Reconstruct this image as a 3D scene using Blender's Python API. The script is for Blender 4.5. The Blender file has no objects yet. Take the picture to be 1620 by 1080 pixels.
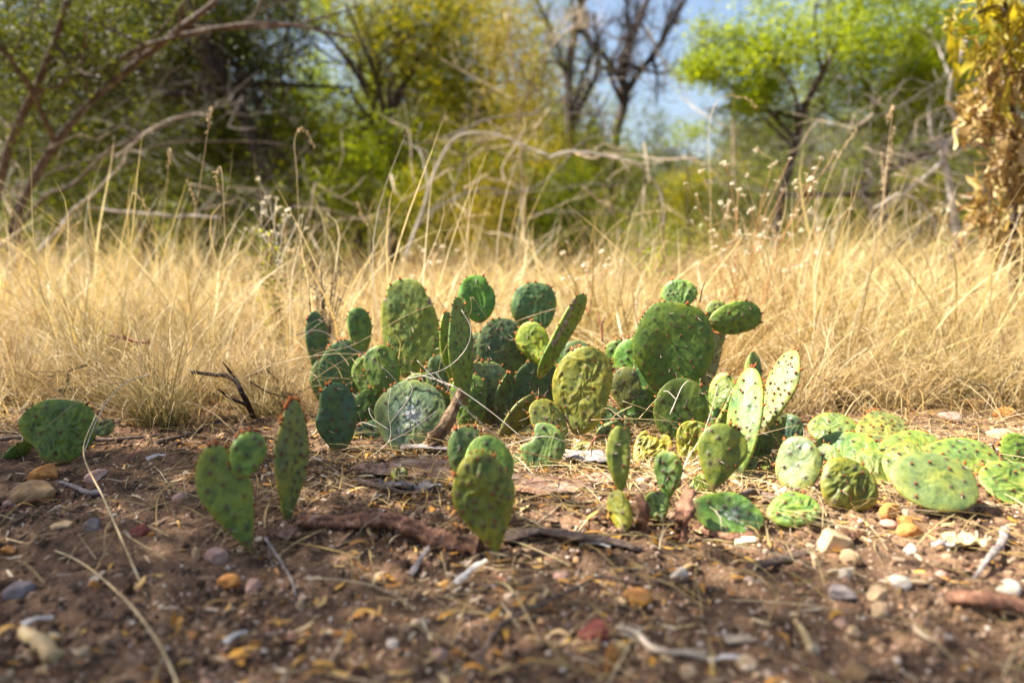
import bpy, math
import numpy as np
from mathutils import Vector, Matrix

SC = bpy.context.scene
COL = SC.collection
rng = np.random.default_rng(11)
R = math.radians

# ------------------------------------------------------------------ camera
CAM_H = 0.40
FPX = 1260.0
PITCH = math.atan(160.0 / FPX)
cd = bpy.data.cameras.new('camera')
cam = bpy.data.objects.new('camera', cd)
COL.objects.link(cam)
cam.location = (0, 0, CAM_H)
cam.rotation_euler = (math.pi / 2 - PITCH, 0, 0)
cd.sensor_width = 36.0
cd.lens = 28.0
cd.clip_start = 0.02
cd.clip_end = 600.0
cd.dof.use_dof = True
cd.dof.focus_distance = 1.46
cd.dof.aperture_fstop = 2.1
cd.dof.aperture_blades = 0
SC.camera = cam

# ------------------------------------------------------------------ light
SUNV = Vector((-0.72, 0.10, 0.92)).normalized()
SUN_EL = math.asin(SUNV.z)
SUN_AZ = math.atan2(SUNV.x, SUNV.y)
world = bpy.data.worlds.new('World')
SC.world = world
world.use_nodes = True
wn = world.node_tree
for n in list(wn.nodes):
    wn.nodes.remove(n)
sky = wn.nodes.new('ShaderNodeTexSky')
sky.sky_type = 'NISHITA'
sky.sun_disc = False
sky.sun_elevation = SUN_EL
sky.sun_rotation = SUN_AZ
sky.altitude = 200
sky.air_density = 1.0
sky.dust_density = 3.0
sky.ozone_density = 1.0
bg = wn.nodes.new('ShaderNodeBackground')
bg.inputs['Strength'].default_value = 0.06
wo = wn.nodes.new('ShaderNodeOutputWorld')
wn.links.new(sky.outputs[0], bg.inputs['Color'])
wn.links.new(bg.outputs[0], wo.inputs['Surface'])
sd = bpy.data.lights.new('sun', 'SUN')
sd.energy = 5.0
sd.angle = R(0.53)
sd.color = (1.0, 0.94, 0.84)
sun = bpy.data.objects.new('sun', sd)
COL.objects.link(sun)
sun.location = (-6, 4, 9)
sun.rotation_euler = (-SUNV).to_track_quat('-Z', 'Y').to_euler()

vs = SC.view_settings
SC.display_settings.display_device = 'sRGB'
vs.view_transform = 'Standard'
vs.look = 'None'
vs.exposure = 1.95
vs.gamma = 1.0
vs.use_curve_mapping = False
SC.cycles.use_denoising = True
SC.cycles.max_bounces = 7
SC.cycles.diffuse_bounces = 3
SC.cycles.glossy_bounces = 2
SC.cycles.transmission_bounces = 5
SC.cycles.transparent_max_bounces = 4
SC.cycles.sample_clamp_indirect = 6.0

# ------------------------------------------------------------------ noise
def _h(ix, iy, iz, seed):
    h = (ix.astype(np.uint32) * np.uint32(374761393) + iy.astype(np.uint32) * np.uint32(668265263)
         + iz.astype(np.uint32) * np.uint32(2147483647 // 3) + np.uint32((seed * 974711) & 0xffffffff))
    h ^= h >> np.uint32(13)
    h *= np.uint32(1274126177)
    h ^= h >> np.uint32(16)
    h *= np.uint32(2246822519)
    h ^= h >> np.uint32(15)
    return h.astype(np.float64) / 4294967295.0

def vnoise(P, seed=0):
    P = np.asarray(P, float)
    i = np.floor(P).astype(np.int64)
    f = P - i
    f = f * f * (3 - 2 * f)
    r = np.zeros(P.shape[0])
    for dx in (0, 1):
        wx = f[:, 0] if dx else 1 - f[:, 0]
        for dy in (0, 1):
            wy = f[:, 1] if dy else 1 - f[:, 1]
            for dz in (0, 1):
                wz = f[:, 2] if dz else 1 - f[:, 2]
                r += wx * wy * wz * _h(i[:, 0] + dx, i[:, 1] + dy, i[:, 2] + dz, seed)
    return r * 2 - 1

def fbm(P, oct=4, seed=0, gain=0.5):
    P = np.asarray(P, float)
    r = np.zeros(P.shape[0]); a = 1.0; t = 0
    for k in range(oct):
        r += a * vnoise(P * (2.03 ** k) + 17.3 * k, seed + k)
        t += a; a *= gain
    return r / t

# ------------------------------------------------------------------ pixels to world
def ray(px, py):
    x = (px - 810) / FPX; y = (540 - py) / FPX
    f = Vector((0, math.cos(PITCH), -math.sin(PITCH))); u = Vector((0, math.sin(PITCH), math.cos(PITCH)))
    return f + Vector((x, 0, 0)) + u * y

def P(px, py, Y):
    d = ray(px, py)
    return Vector((0, 0, CAM_H)) + d * (Y / d.y)

def gz_arr(x, y):
    x = np.atleast_1d(np.asarray(x, float)); y = np.atleast_1d(np.asarray(y, float))
    Q = np.stack([x, y, np.zeros_like(x)], 1)
    z = 0.016 * fbm(Q * 2.2, 2, 3)
    near = np.clip((3.2 - np.abs(y - 1.2)) / 1.5, 0, 1) * np.clip((3.0 - np.abs(x)) / 1.0, 0, 1)
    z += near * 0.009 * fbm(Q * 9.0, 3, 5)
    cl = fbm(Q * 34.0, 3, 9)
    z += near * (0.0068 * cl + 0.013 * np.clip(cl - 0.12, 0, 1))
    z += near * 0.0026 * fbm(Q * 110.0, 2, 21)
    # shallow step running across behind the fallen root
    e = y - (1.07 + 0.05 * np.sin(x * 4.0) + 0.03 * vnoise(Q * 6, 4))
    z += 0.014 * (1 / (1 + np.exp(-e / 0.012))) - 0.014
    far = np.clip((y - 3) / 10, 0, 1)
    z += far * 0.10 * fbm(Q * 0.35, 3, 8)
    return z

def gz(x, y):
    return float(gz_arr(x, y)[0])

def G(px, py, sink=0.0):
    d = ray(px, py)
    z = 0.0
    for _ in range(6):
        s = (z - CAM_H) / d.z
        p = Vector((0, 0, CAM_H)) + d * s
        z = 0.6 * gz(p.x, p.y) + 0.4 * z
    return Vector((p.x, p.y, gz(p.x, p.y) - sink))

# ------------------------------------------------------------------ mesh helpers
def mesh(name, V, F, mat, attrs=None, smooth=True, mi=None):
    """V (n,3); F: one (m,k) int array or a list of such arrays."""
    V = np.asarray(V, np.float32)
    if not isinstance(F, (list, tuple)):
        F = [F]
    F = [np.asarray(f, np.int32) for f in F if len(f)]
    me = bpy.data.meshes.new(name)
    nl = sum(f.size for f in F); nf = sum(len(f) for f in F)
    me.vertices.add(len(V)); me.vertices.foreach_set('co', V.ravel())
    me.loops.add(nl); me.loops.foreach_set('vertex_index', np.concatenate([f.ravel() for f in F]))
    me.polygons.add(nf)
    tot = np.concatenate([np.full(len(f), f.shape[1], np.int32) for f in F])
    st = np.concatenate([[0], np.cumsum(tot)[:-1]]).astype(np.int32)
    me.polygons.foreach_set('loop_start', st)
    me.polygons.foreach_set('loop_total', tot)
    for m in (mat if isinstance(mat, (list, tuple)) else [mat]):
        me.materials.append(m)
    if mi is not None:
        me.polygons.foreach_set('material_index', np.asarray(mi, np.int32))
    me.update(calc_edges=True)
    me.polygons.foreach_set('use_smooth', np.full(nf, smooth))
    for k, a in (attrs or {}).items():
        at = me.attributes.new(k, 'FLOAT', 'POINT')
        at.data.foreach_set('value', np.asarray(a, np.float32))
    me.validate()
    return me

def obj(name, me, parent=None, kind=None, loc=None):
    o = bpy.data.objects.new(name, me)
    COL.objects.link(o)
    if parent is not None:
        o.parent = parent
    if loc is not None:
        o.location = loc
    if kind:
        o['kind'] = kind
    return o

def tag(o, label, cat, group=None):
    o['label'] = label; o['category'] = cat
    if group:
        o['group'] = group
    return o

def empty(name, loc, label, cat, group=None):
    o = bpy.data.objects.new(name, None)
    o.empty_display_size = 0.05
    COL.objects.link(o)
    o.location = loc
    return tag(o, label, cat, group)

class MB:
    def __init__(s):
        s.V = []; s.Q = []; s.T = []; s.n = 0; s.A = {}
    def add(self, V, Q=None, T=None, **attrs):
        V = np.asarray(V, float); k = len(V)
        self.V.append(V)
        if Q is not None and len(Q): self.Q.append(np.asarray(Q) + self.n)
        if T is not None and len(T): self.T.append(np.asarray(T) + self.n)
        for a, v in attrs.items():
            self.A.setdefault(a, []).append(np.broadcast_to(np.asarray(v, float), (k,)))
        self.n += k
    def build(s, name, mat, origin=(0, 0, 0), smooth=True):
        V = np.concatenate(s.V) - np.asarray(origin, float)
        F = []
        if s.Q: F.append(np.concatenate(s.Q))
        if s.T: F.append(np.concatenate(s.T))
        return mesh(name, V, F, mat, {k: np.concatenate(v) for k, v in s.A.items()}, smooth)

def smooth_path(pts, n):
    pts = np.asarray([list(p) for p in pts], float)
    if len(pts) == 2:
        t = np.linspace(0, 1, n)[:, None]
        return pts[0] * (1 - t) + pts[1] * t
    E = np.vstack([2 * pts[0] - pts[1], pts, 2 * pts[-1] - pts[-2]])
    out = []
    u = np.linspace(0, len(pts) - 1 - 1e-6, n)
    for x in u:
        i = int(x); f = x - i
        a, b, c, d = E[i], E[i + 1], E[i + 2], E[i + 3]
        out.append(0.5 * ((2 * b) + (-a + c) * f + (2 * a - 5 * b + 4 * c - d) * f * f + (-a + 3 * b - 3 * c + d) * f ** 3))
    return np.array(out)

def tube(path, r0, r1, k=6, rough=0.0, power=1.0, seed=0, flat=1.0):
    path = np.asarray(path, float); n = len(path)
    T = np.gradient(path, axis=0); T /= np.linalg.norm(T, axis=1)[:, None] + 1e-12
    ref = np.array([0.13, -0.31, 0.94]) if abs(T[:, 2]).mean() < 0.8 else np.array([0.93, 0.3, 0.1])
    A = np.cross(T, ref); A /= np.linalg.norm(A, axis=1)[:, None] + 1e-12
    B = np.cross(T, A)
    t = np.linspace(0, 1, n)
    r = (r0 + (r1 - r0) * t ** power)[:, None]
    th = np.linspace(0, 2 * np.pi, k, endpoint=False)[None, :]
    V = path[:, None, :] + (r * np.cos(th))[..., None] * A[:, None, :] + (r * np.sin(th) * flat)[..., None] * B[:, None, :]
    V = V.reshape(-1, 3)
    if rough:
        nn = 0.8 * fbm(V / max(r0, 1e-4) * 0.5 + seed * 3.1, 3, seed) + 0.45 * fbm(V / max(r0, 1e-4) * 1.7 + seed * 1.3, 2, seed + 3)
        nn = nn + (0.9 if k >= 12 else 0.0) * np.tile(vnoise(np.stack([np.cos(th[0]) * 3.6, np.sin(th[0]) * 3.6, 0 * th[0] + seed], 1), seed + 7), n)
        C = np.repeat(path, k, 0)
        V = C + (V - C) * (1 + rough * nn)[:, None]
    i = np.arange(n - 1)[:, None] * k; j = np.arange(k)[None, :]; j2 = (j + 1) % k
    Q = np.stack([i + j, i + j2, i + k + j2, i + k + j], -1).reshape(-1, 4)
    V = np.vstack([V, path[:1], path[-1:]])
    a, b = len(V) - 2, len(V) - 1
    jj = np.arange(k)
    T1 = np.stack([np.full(k, a), (jj + 1) % k, jj], 1)
    T2 = np.stack([np.full(k, b), (n - 1) * k + jj, (n - 1) * k + (jj + 1) % k], 1)
    return V, Q, np.vstack([T1, T2])

# ------------------------------------------------------------------ material helpers
def mat_new(name):
    m = bpy.data.materials.new(name); m.use_nodes = True
    nt = m.node_tree
    for n in list(nt.nodes): nt.nodes.remove(n)
    return m, nt

class NT:
    def __init__(s, name):
        s.m, s.t = mat_new(name)
        s.out = s.t.nodes.new('ShaderNodeOutputMaterial')
    def n(s, typ, **kw):
        x = s.t.nodes.new(typ)
        for k, v in kw.items():
            if k.startswith('_'): setattr(x, k[1:], v)
        return x
    def link(s, a, b): s.t.links.new(a, b)
    def set(s, sock, v):
        if isinstance(v, bpy.types.NodeSocket): s.link(v, sock)
        elif isinstance(v, (tuple, list)) and len(v) == 3 and sock.type == 'RGBA': sock.default_value = (*v, 1)
        else: sock.default_value = v
    def attr(s, name):
        x = s.n('ShaderNodeAttribute'); x.attribute_name = name; return x.outputs['Fac']
    def coord(s, which='Object'):
        return s.n('ShaderNodeTexCoord').outputs[which]
    def noise(s, scale, detail=3, rough=0.55, vec=None, out='Fac', dist=0.0):
        x = s.n('ShaderNodeTexNoise'); x.inputs['Scale'].default_value = scale
        x.inputs['Detail'].default_value = detail; x.inputs['Roughness'].default_value = rough
        x.inputs['Distortion'].default_value = dist
        s.link(vec if vec is not None else s.coord(), x.inputs['Vector'])
        return x.outputs[out]
    def voro(s, scale, vec=None, feature='F1', out='Distance'):
        x = s.n('ShaderNodeTexVoronoi'); x.feature = feature; x.inputs['Scale'].default_value = scale
        s.link(vec if vec is not None else s.coord(), x.inputs['Vector'])
        return x.outputs[out]
    def ramp(s, fac, stops, interp='LINEAR'):
        x = s.n('ShaderNodeValToRGB'); s.set(x.inputs[0], fac)
        e = x.color_ramp.elements; x.color_ramp.interpolation = interp
        while len(e) > 1: e.remove(e[-1])
        for i, (p, c) in enumerate(stops):
            c = (c, c, c) if isinstance(c, (int, float)) else c
            q = e[0] if i == 0 else e.new(p)
            q.position = p; q.color = (*c, 1)
        return x.outputs[0]
    def mix(s, fac, a, b, mode='MIX'):
        x = s.n('ShaderNodeMix'); x.data_type = 'RGBA'; x.blend_type = mode
        s.set(x.inputs[0], fac); s.set(x.inputs[6], a); s.set(x.inputs[7], b)
        return x.outputs[2]
    def math(s, op, a, b=0.0, clamp=False):
        x = s.n('ShaderNodeMath'); x.operation = op; x.use_clamp = clamp
        s.set(x.inputs[0], a); s.set(x.inputs[1], b)
        return x.outputs[0]
    def bump(s, h, strength=0.5, dist=0.001):
        x = s.n('ShaderNodeBump'); x.inputs['Strength'].default_value = strength
        x.inputs['Distance'].default_value = dist
        s.link(h, x.inputs['Height']); return x.outputs[0]
    def bsdf(s, color, rough=0.8, normal=None, spec=0.3, **kw):
        x = s.n('ShaderNodeBsdfPrincipled')
        s.set(x.inputs['Base Color'], color); s.set(x.inputs['Roughness'], rough)
        s.set(x.inputs['Specular IOR Level'], spec)
        if normal is not None: s.link(normal, x.inputs['Normal'])
        for k, v in kw.items(): s.set(x.inputs[k.replace('_', ' ')], v)
        return x.outputs[0]
    def thin(s, color, tcolor, fac, rough=0.6, spec=0.3, normal=None):
        """a thin leaf: reflects and lets light through"""
        b = s.bsdf(color, rough, normal, spec)
        t = s.n('ShaderNodeBsdfTranslucent'); s.set(t.inputs['Color'], tcolor)
        x = s.n('ShaderNodeMixShader'); x.inputs[0].default_value = fac
        s.link(b, x.inputs[1]); s.link(t.outputs[0], x.inputs[2])
        return x.outputs[0]
    def done(s, shader):
        s.link(shader, s.out.inputs['Surface']); return s.m

def m_soil():
    s = NT('soil'); c = s.coord()
    a = s.noise(3.0, 4, 0.6, c); b = s.noise(28, 4, 0.6, c); f = s.noise(260, 4, 0.7, c)
    col = s.ramp(a, [(0.3, (0.048, 0.028, 0.017)), (0.5, (0.105, 0.062, 0.037)), (0.68, (0.24, 0.148, 0.085))])
    col = s.mix(s.ramp(b, [(0.4, 0.0), (0.65, 0.75)]), col, (0.36, 0.205, 0.11))
    col = s.mix(s.ramp(b, [(0.28, 0.85), (0.45, 0.0)]), col, (0.055, 0.03, 0.02))
    col = s.mix(s.ramp(f, [(0.35, 0.6), (0.6, 0.0)]), col, (0.05, 0.028, 0.018))
    gr = s.voro(330, c, out='Color'); gd = s.voro(330, c)
    gm = s.math('MULTIPLY', s.ramp(gr, [(0.78, 0.0), (0.82, 1.0)]), s.ramp(gd, [(0.25, 1.0), (0.45, 0.0)]))
    col = s.mix(gm, col, (0.46, 0.36, 0.26))
    # straw thatch on the soil farther back, under the grass
    sep = s.n('ShaderNodeSeparateXYZ'); s.link(c, sep.inputs[0])
    far = s.math('MULTIPLY', s.math('SUBTRACT', sep.outputs[1], 2.0), 1.2, True)
    st = s.noise(60, 3, 0.6, c)
    straw = s.ramp(st, [(0.3, (0.17, 0.10, 0.05)), (0.6, (0.42, 0.29, 0.14)), (0.75, (0.55, 0.42, 0.23))])
    col = s.mix(far, col, straw)
    h = s.math('ADD', s.math('MULTIPLY', f, 1.0), s.math('MULTIPLY', b, 2.5))
    h = s.math('ADD', h, s.math('MULTIPLY', s.noise(900, 2, 0.6, c), 0.3))
    return s.done(s.bsdf(col, 0.95, s.bump(h, 0.9, 0.0035), 0.15))

def m_pad():
    s = NT('cactus_skin'); c = s.coord()
    oi = s.n('ShaderNodeObjectInfo'); oc = oi.outputs['Color']; al = oi.outputs['Alpha']
    off = s.n('ShaderNodeVectorMath'); off.operation = 'ADD'
    s.link(c, off.inputs[0]); s.link(oi.outputs['Random'], off.inputs[1]); c = off.outputs[0]
    n1 = s.noise(22, 3, 0.6, c); n2 = s.noise(75, 4, 0.6, c, dist=0.6); n3 = s.noise(420, 3, 0.6, c)
    col = s.mix(s.ramp(n1, [(0.38, 0.0), (0.62, 0.85)]), oc, s.mix(1.0, oc, (1.55, 1.22, 0.6), 'MULTIPLY'))
    col = s.mix(s.ramp(s.noise(48, 2, 0.5, c, dist=0.8), [(0.55, 0.0), (0.7, 0.55)]), col, s.mix(1.0, col, (1.5, 1.45, 1.2), 'MULTIPLY'))
    col = s.mix(s.ramp(n2, [(0.33, 0.95), (0.56, 0.0)]), col, s.mix(1.0, col, (0.38, 0.52, 0.6), 'MULTIPLY'))
    col = s.mix(s.ramp(n3, [(0.62, 0.0), (0.75, 0.35)]), col, s.mix(1.0, col, (1.7, 1.6, 1.3), 'MULTIPLY'))
    # furrows between wrinkles and the paler rim
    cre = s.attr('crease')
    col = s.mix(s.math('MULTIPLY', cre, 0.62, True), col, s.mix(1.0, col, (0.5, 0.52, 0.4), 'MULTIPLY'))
    rim = s.attr('rim')
    col = s.mix(s.math('MULTIPLY', rim, 0.5, True), col, s.mix(1.0, col, (1.7, 1.35, 0.8), 'MULTIPLY'))
    # rusty specks and corky old wounds
    sp = s.voro(150, c, out='Color'); sdist = s.voro(150, c)
    spm = s.math('MULTIPLY', s.ramp(sp, [(0.86, 0.0), (0.9, 1.0)]), s.ramp(sdist, [(0.12, 1.0), (0.3, 0.0)]))
    col = s.mix(s.math('MULTIPLY', spm, 0.8), col, (0.09, 0.045, 0.02))
    blot = s.ramp(s.noise(38, 5, 0.7, c, dist=1.0), [(0.60, 0.0), (0.68, 1.0)])
    col = s.mix(s.math('MULTIPLY', blot, al), col, (0.17, 0.105, 0.045))
    base = s.attr('along')
    bm = s.math('ADD', base, s.math('MULTIPLY', s.math('SUBTRACT', n2, 0.5), 0.25))
    col = s.mix(s.ramp(bm, [(0.02, 0.75), (0.12, 0.0)]), col, (0.20, 0.13, 0.05))
    ar = s.attr('areole')
    col = s.mix(s.math('MULTIPLY', ar, 0.8, True), col, (0.045, 0.03, 0.035))
    sc = s.attr('scar')
    scn = s.math('ADD', sc, s.math('MULTIPLY', s.math('SUBTRACT', n2, 0.5), 1.1))
    scm = s.ramp(scn, [(0.45, 0.0), (0.55, 1.0)])
    cork = s.ramp(s.noise(130, 4, 0.7, c), [(0.3, (0.05, 0.03, 0.02)), (0.5, (0.24, 0.16, 0.10)), (0.68, (0.52, 0.44, 0.36))])
    col = s.mix(scm, col, cork)
    web = s.attr('web')
    wm = s.ramp(s.math('ADD', web, s.math('MULTIPLY', s.math('SUBTRACT', s.noise(90, 5, 0.75, c, dist=2.0), 0.5), 1.6)), [(0.5, 0.0), (0.75, 0.8)])
    col = s.mix(wm, col, (0.55, 0.56, 0.54))
    h = s.math('ADD', s.math('MULTIPLY', n2, 0.7), s.math('MULTIPLY', n3, 0.12))
    h = s.math('ADD', h, s.math('MULTIPLY', scm, s.noise(160, 3, 0.6, c)))
    ro = s.math('ADD', 0.42, s.math('MULTIPLY', n1, 0.22))
    ro = s.math('ADD', ro, s.math('MULTIPLY', scm, 0.4), True)
    return s.done(s.bsdf(col, ro, s.bump(h, 0.75, 0.0026), 0.42, Subsurface_Weight=0.12, Subsurface_Scale=0.01, Subsurface_Radius=(0.5, 1.0, 0.2)))

def m_glochid():
    s = NT('glochid'); r = s.attr('rnd'); a = s.attr('s')
    col = s.ramp(r, [(0.0, (0.14, 0.032, 0.012)), (0.45, (0.40, 0.085, 0.015)), (0.8, (0.58, 0.19, 0.03)), (1.0, (0.52, 0.30, 0.10))])
    col = s.mix(s.math('MULTIPLY', s.math('SUBTRACT', 1.0, a), 0.7), col, (0.035, 0.02, 0.018))
    return s.done(s.bsdf(col, 0.75, None, 0.2))

def m_simple(name, cols, scale=40, rough=0.8, bump=0.4, dist=0.001, spec=0.25, stretch=None, by='coord', detail=4):
    """cols: colour stops over noise; by='rnd' takes the per-piece value instead"""
    s = NT(name); c = s.coord()
    if stretch:
        mp = s.n('ShaderNodeMapping'); s.link(c, mp.inputs[0]); mp.inputs['Scale'].default_value = stretch; c = mp.outputs[0]
    n = s.noise(scale, detail, 0.65, c, dist=0.4)
    stops = [(i / (len(cols) - 1) * 0.5 + 0.25, k) for i, k in enumerate(cols)]
    if by == 'rnd':
        col = s.ramp(s.attr('rnd'), [(i / (len(cols) - 1), k) for i, k in enumerate(cols)])
        col = s.mix(0.6, col, s.mix(1.0, col, s.ramp(n, [(0.3, 0.5), (0.7, 1.6)]), 'MULTIPLY'))
    else:
        col = s.ramp(n, stops)
    n2 = s.noise(scale * 5, 3, 0.6, c)
    h = s.math('ADD', n, s.math('MULTIPLY', n2, 0.35))
    return s.done(s.bsdf(col, rough, s.bump(h, bump, dist), spec))

def m_leafy(name, cols, tr=0.5, tboost=(1.3, 1.25, 0.5), rough=0.5, spec=0.35):
    s = NT(name)
    col = s.ramp(s.attr('rnd'), [(i / (len(cols) - 1), k) for i, k in enumerate(cols)])
    return s.done(s.thin(col, s.mix(1.0, col, tboost, 'MULTIPLY'), tr, rough, spec))

def m_grass():
    s = NT('dry_grass_blades'); a = s.attr('s'); r = s.attr('rnd')
    oi = s.n('ShaderNodeObjectInfo')
    col = s.ramp(r, [(0.0, (0.20, 0.12, 0.045)), (0.2, (0.38, 0.265, 0.10)), (0.55, (0.56, 0.435, 0.20)), (0.85, (0.70, 0.60, 0.36)), (1.0, (0.80, 0.73, 0.57))])
    col = s.mix(s.ramp(oi.outputs['Random'], [(0.0, 0.0), (0.5, 0.1), (1.0, 0.55)]), col, (0.44, 0.31, 0.10))
    ln = s.noise(1.1, 2, 0.6, oi.outputs['Location'])
    col = s.mix(s.ramp(ln, [(0.52, 0.0), (0.68, 0.6)]), col, s.mix(1.0, col, (0.62, 0.78, 0.5), 'MULTIPLY'))
    col = s.mix(s.ramp(s.noise(2.3, 2, 0.6, oi.outputs['Location']), [(0.30, 0.75), (0.46, 0.0)]), col, s.mix(1.0, col, (0.55, 0.46, 0.42), 'MULTIPLY'))
    col = s.mix(s.ramp(a, [(0.0, 0.8), (0.42, 0.0)]), col, (0.13, 0.08, 0.035))  # roots darkened: the shade between tufts is put into the blade colour
    return s.done(s.thin(col, s.mix(1.0, col, (1.1, 1.0, 0.85), 'MULTIPLY'), 0.42, 0.5, 0.35))

def m_tussock():
    s = NT('tussock_blades'); a = s.attr('s'); r = s.attr('rnd')
    green = s.ramp(r, [(0.0, (0.10, 0.12, 0.03)), (0.5, (0.22, 0.22, 0.07)), (1.0, (0.30, 0.25, 0.10))])
    dry = s.ramp(r, [(0.0, (0.28, 0.18, 0.07)), (0.5, (0.48, 0.34, 0.16)), (1.0, (0.66, 0.52, 0.30))])
    g = s.math('SUBTRACT', s.math('ADD', s.attr('green'), 0.35), a, True)
    col = s.mix(s.math('MULTIPLY', g, 1.3, True), dry, green)
    return s.done(s.thin(col, col, 0.38, 0.5, 0.35))

M = {
    'soil': m_soil(), 'pad': m_pad(), 'glochid': m_glochid(),
    'spine': m_simple('spine', [(0.45, 0.36, 0.25), (0.7, 0.64, 0.52)], 60, 0.5),
    'grass': m_grass(), 'tussock': m_tussock(),
    'straw': m_simple('straw_stem', [(0.36, 0.23, 0.10), (0.58, 0.42, 0.21), (0.74, 0.60, 0.38)], 30, 0.6, stretch=(1, 1, 0.2)),
    'paleStraw': m_simple('bleached_stem', [(0.42, 0.34, 0.24), (0.62, 0.54, 0.42), (0.76, 0.70, 0.58)], 40, 0.6),
    'rustStem': m_simple('rust_stem', [(0.16, 0.05, 0.03), (0.30, 0.11, 0.06)], 50, 0.6),
    'orangeStem': m_simple('orange_stem', [(0.34, 0.17, 0.07), (0.50, 0.29, 0.12)], 50, 0.6),
    'pebble': m_simple('gravel_grains', [(0.13, 0.07, 0.045), (0.42, 0.24, 0.11), (0.34, 0.20, 0.14), (0.52, 0.36, 0.22), (0.58, 0.50, 0.40), (0.30, 0.13, 0.07), (0.52, 0.42, 0.32)], 120, 0.8, by='rnd'),
    'clod': m_simple('soil_crumbs', [(0.042, 0.025, 0.016), (0.10, 0.06, 0.037), (0.18, 0.112, 0.068), (0.33, 0.215, 0.13)], 200, 0.95, by='rnd', spec=0.1),
    'litter': m_leafy('leaf_litter', [(0.16, 0.07, 0.03), (0.42, 0.18, 0.03), (0.62, 0.32, 0.04), (0.60, 0.38, 0.12), (0.66, 0.54, 0.36)], 0.25, (1, 0.9, 0.6)),
    'chip': m_simple('wood_chips', [(0.05, 0.03, 0.02), (0.14, 0.085, 0.05), (0.28, 0.18, 0.10), (0.50, 0.40, 0.28)], 90, 0.85, by='rnd', stretch=(1, 1, 1)),
    'white': m_simple('bleached_wood', [(0.24, 0.20, 0.17), (0.48, 0.44, 0.39), (0.62, 0.58, 0.53)], 70, 0.8, 0.5, 0.001),
    'bark': m_simple('rough_bark', [(0.03, 0.02, 0.016), (0.085, 0.06, 0.046), (0.19, 0.145, 0.115)], 24, 0.9, 0.9, 0.01),
    'barkDark': m_simple('dark_bark', [(0.018, 0.013, 0.011), (0.05, 0.036, 0.03), (0.11, 0.08, 0.065)], 22, 0.9, 0.8, 0.01),
    'barkPale': m_simple('pale_bark', [(0.22, 0.18, 0.15), (0.40, 0.35, 0.30), (0.58, 0.53, 0.48)], 16, 0.85, 0.6, 0.01),
    'barkGrey': m_simple('grey_twig_bark', [(0.055, 0.045, 0.038), (0.13, 0.11, 0.095), (0.26, 0.22, 0.19)], 16, 0.85, 0.4, 0.01),
    'barkTan': m_simple('tan_branch_bark', [(0.24, 0.17, 0.11), (0.44, 0.34, 0.24), (0.60, 0.50, 0.38)], 20, 0.85, 0.6, 0.01),
    'stick': m_simple('weathered_stick', [(0.045, 0.03, 0.024), (0.12, 0.08, 0.06), (0.23, 0.17, 0.13)], 120, 0.85, 0.8, 0.002),
    'black': m_simple('charred_stick', [(0.010, 0.008, 0.008), (0.028, 0.019, 0.017), (0.07, 0.045, 0.04)], 140, 0.8, 0.8, 0.002),
    'greyBark': m_simple('grey_curled_bark', [(0.10, 0.075, 0.065), (0.24, 0.20, 0.18), (0.42, 0.37, 0.34)], 90, 0.8, 0.9, 0.002, stretch=(1, 1, 1)),
    'root': m_simple('peeling_root_bark', [(0.035, 0.02, 0.014), (0.11, 0.055, 0.035), (0.28, 0.13, 0.07), (0.44, 0.32, 0.24)], 75, 0.7, 1.0, 0.004),
    'wood': m_simple('torn_wood', [(0.035, 0.02, 0.012), (0.20, 0.12, 0.065), (0.46, 0.33, 0.20)], 90, 0.8, 1.0, 0.004, stretch=(1, 1, 0.35)),
    'slab': m_simple('weathered_dead_pad', [(0.07, 0.035, 0.022), (0.22, 0.115, 0.07), (0.34, 0.22, 0.155), (0.46, 0.38, 0.31)], 38, 0.85, 1.0, 0.004),
    'cap': m_simple('papery_husk', [(0.30, 0.19, 0.08), (0.48, 0.34, 0.16), (0.62, 0.50, 0.32)], 60, 0.6, 0.6, 0.002, stretch=(1, 3, 1)),
}
STONE = {}
def stone_mat(kind):
    if kind not in STONE:
        c = {'tan': [(0.36, 0.22, 0.11), (0.55, 0.37, 0.20), (0.66, 0.50, 0.32)],
             'brown': [(0.13, 0.075, 0.035), (0.30, 0.18, 0.08), (0.42, 0.28, 0.14)],
             'orange': [(0.26, 0.10, 0.025), (0.44, 0.19, 0.05), (0.56, 0.30, 0.10)],
             'red': [(0.09, 0.022, 0.018), (0.19, 0.05, 0.035), (0.30, 0.11, 0.08)],
             'pink': [(0.24, 0.12, 0.085), (0.42, 0.25, 0.19), (0.56, 0.42, 0.34)],
             'pale': [(0.46, 0.36, 0.25), (0.62, 0.52, 0.40), (0.72, 0.66, 0.56)],
             'grey': [(0.13, 0.10, 0.09), (0.25, 0.20, 0.18), (0.38, 0.32, 0.29)]}[kind]
        STONE[kind] = m_simple(kind + '_stone', c, 55, 0.8, 0.6, 0.0025)
    return STONE[kind]

# ================================================================== SETTING
def grid_axis(a, b, step, lo, hi, grow=1.12):
    c = list(np.arange(a, b, step))
    s = step; x = b
    while x < hi:
        c.append(x); s *= grow; x += s
    c.append(hi)
    s = step; x = a - step; pre = []
    while x > lo:
        pre.append(x); s *= grow; x -= s
    pre.append(lo)
    return np.array(pre[::-1] + c)

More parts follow.
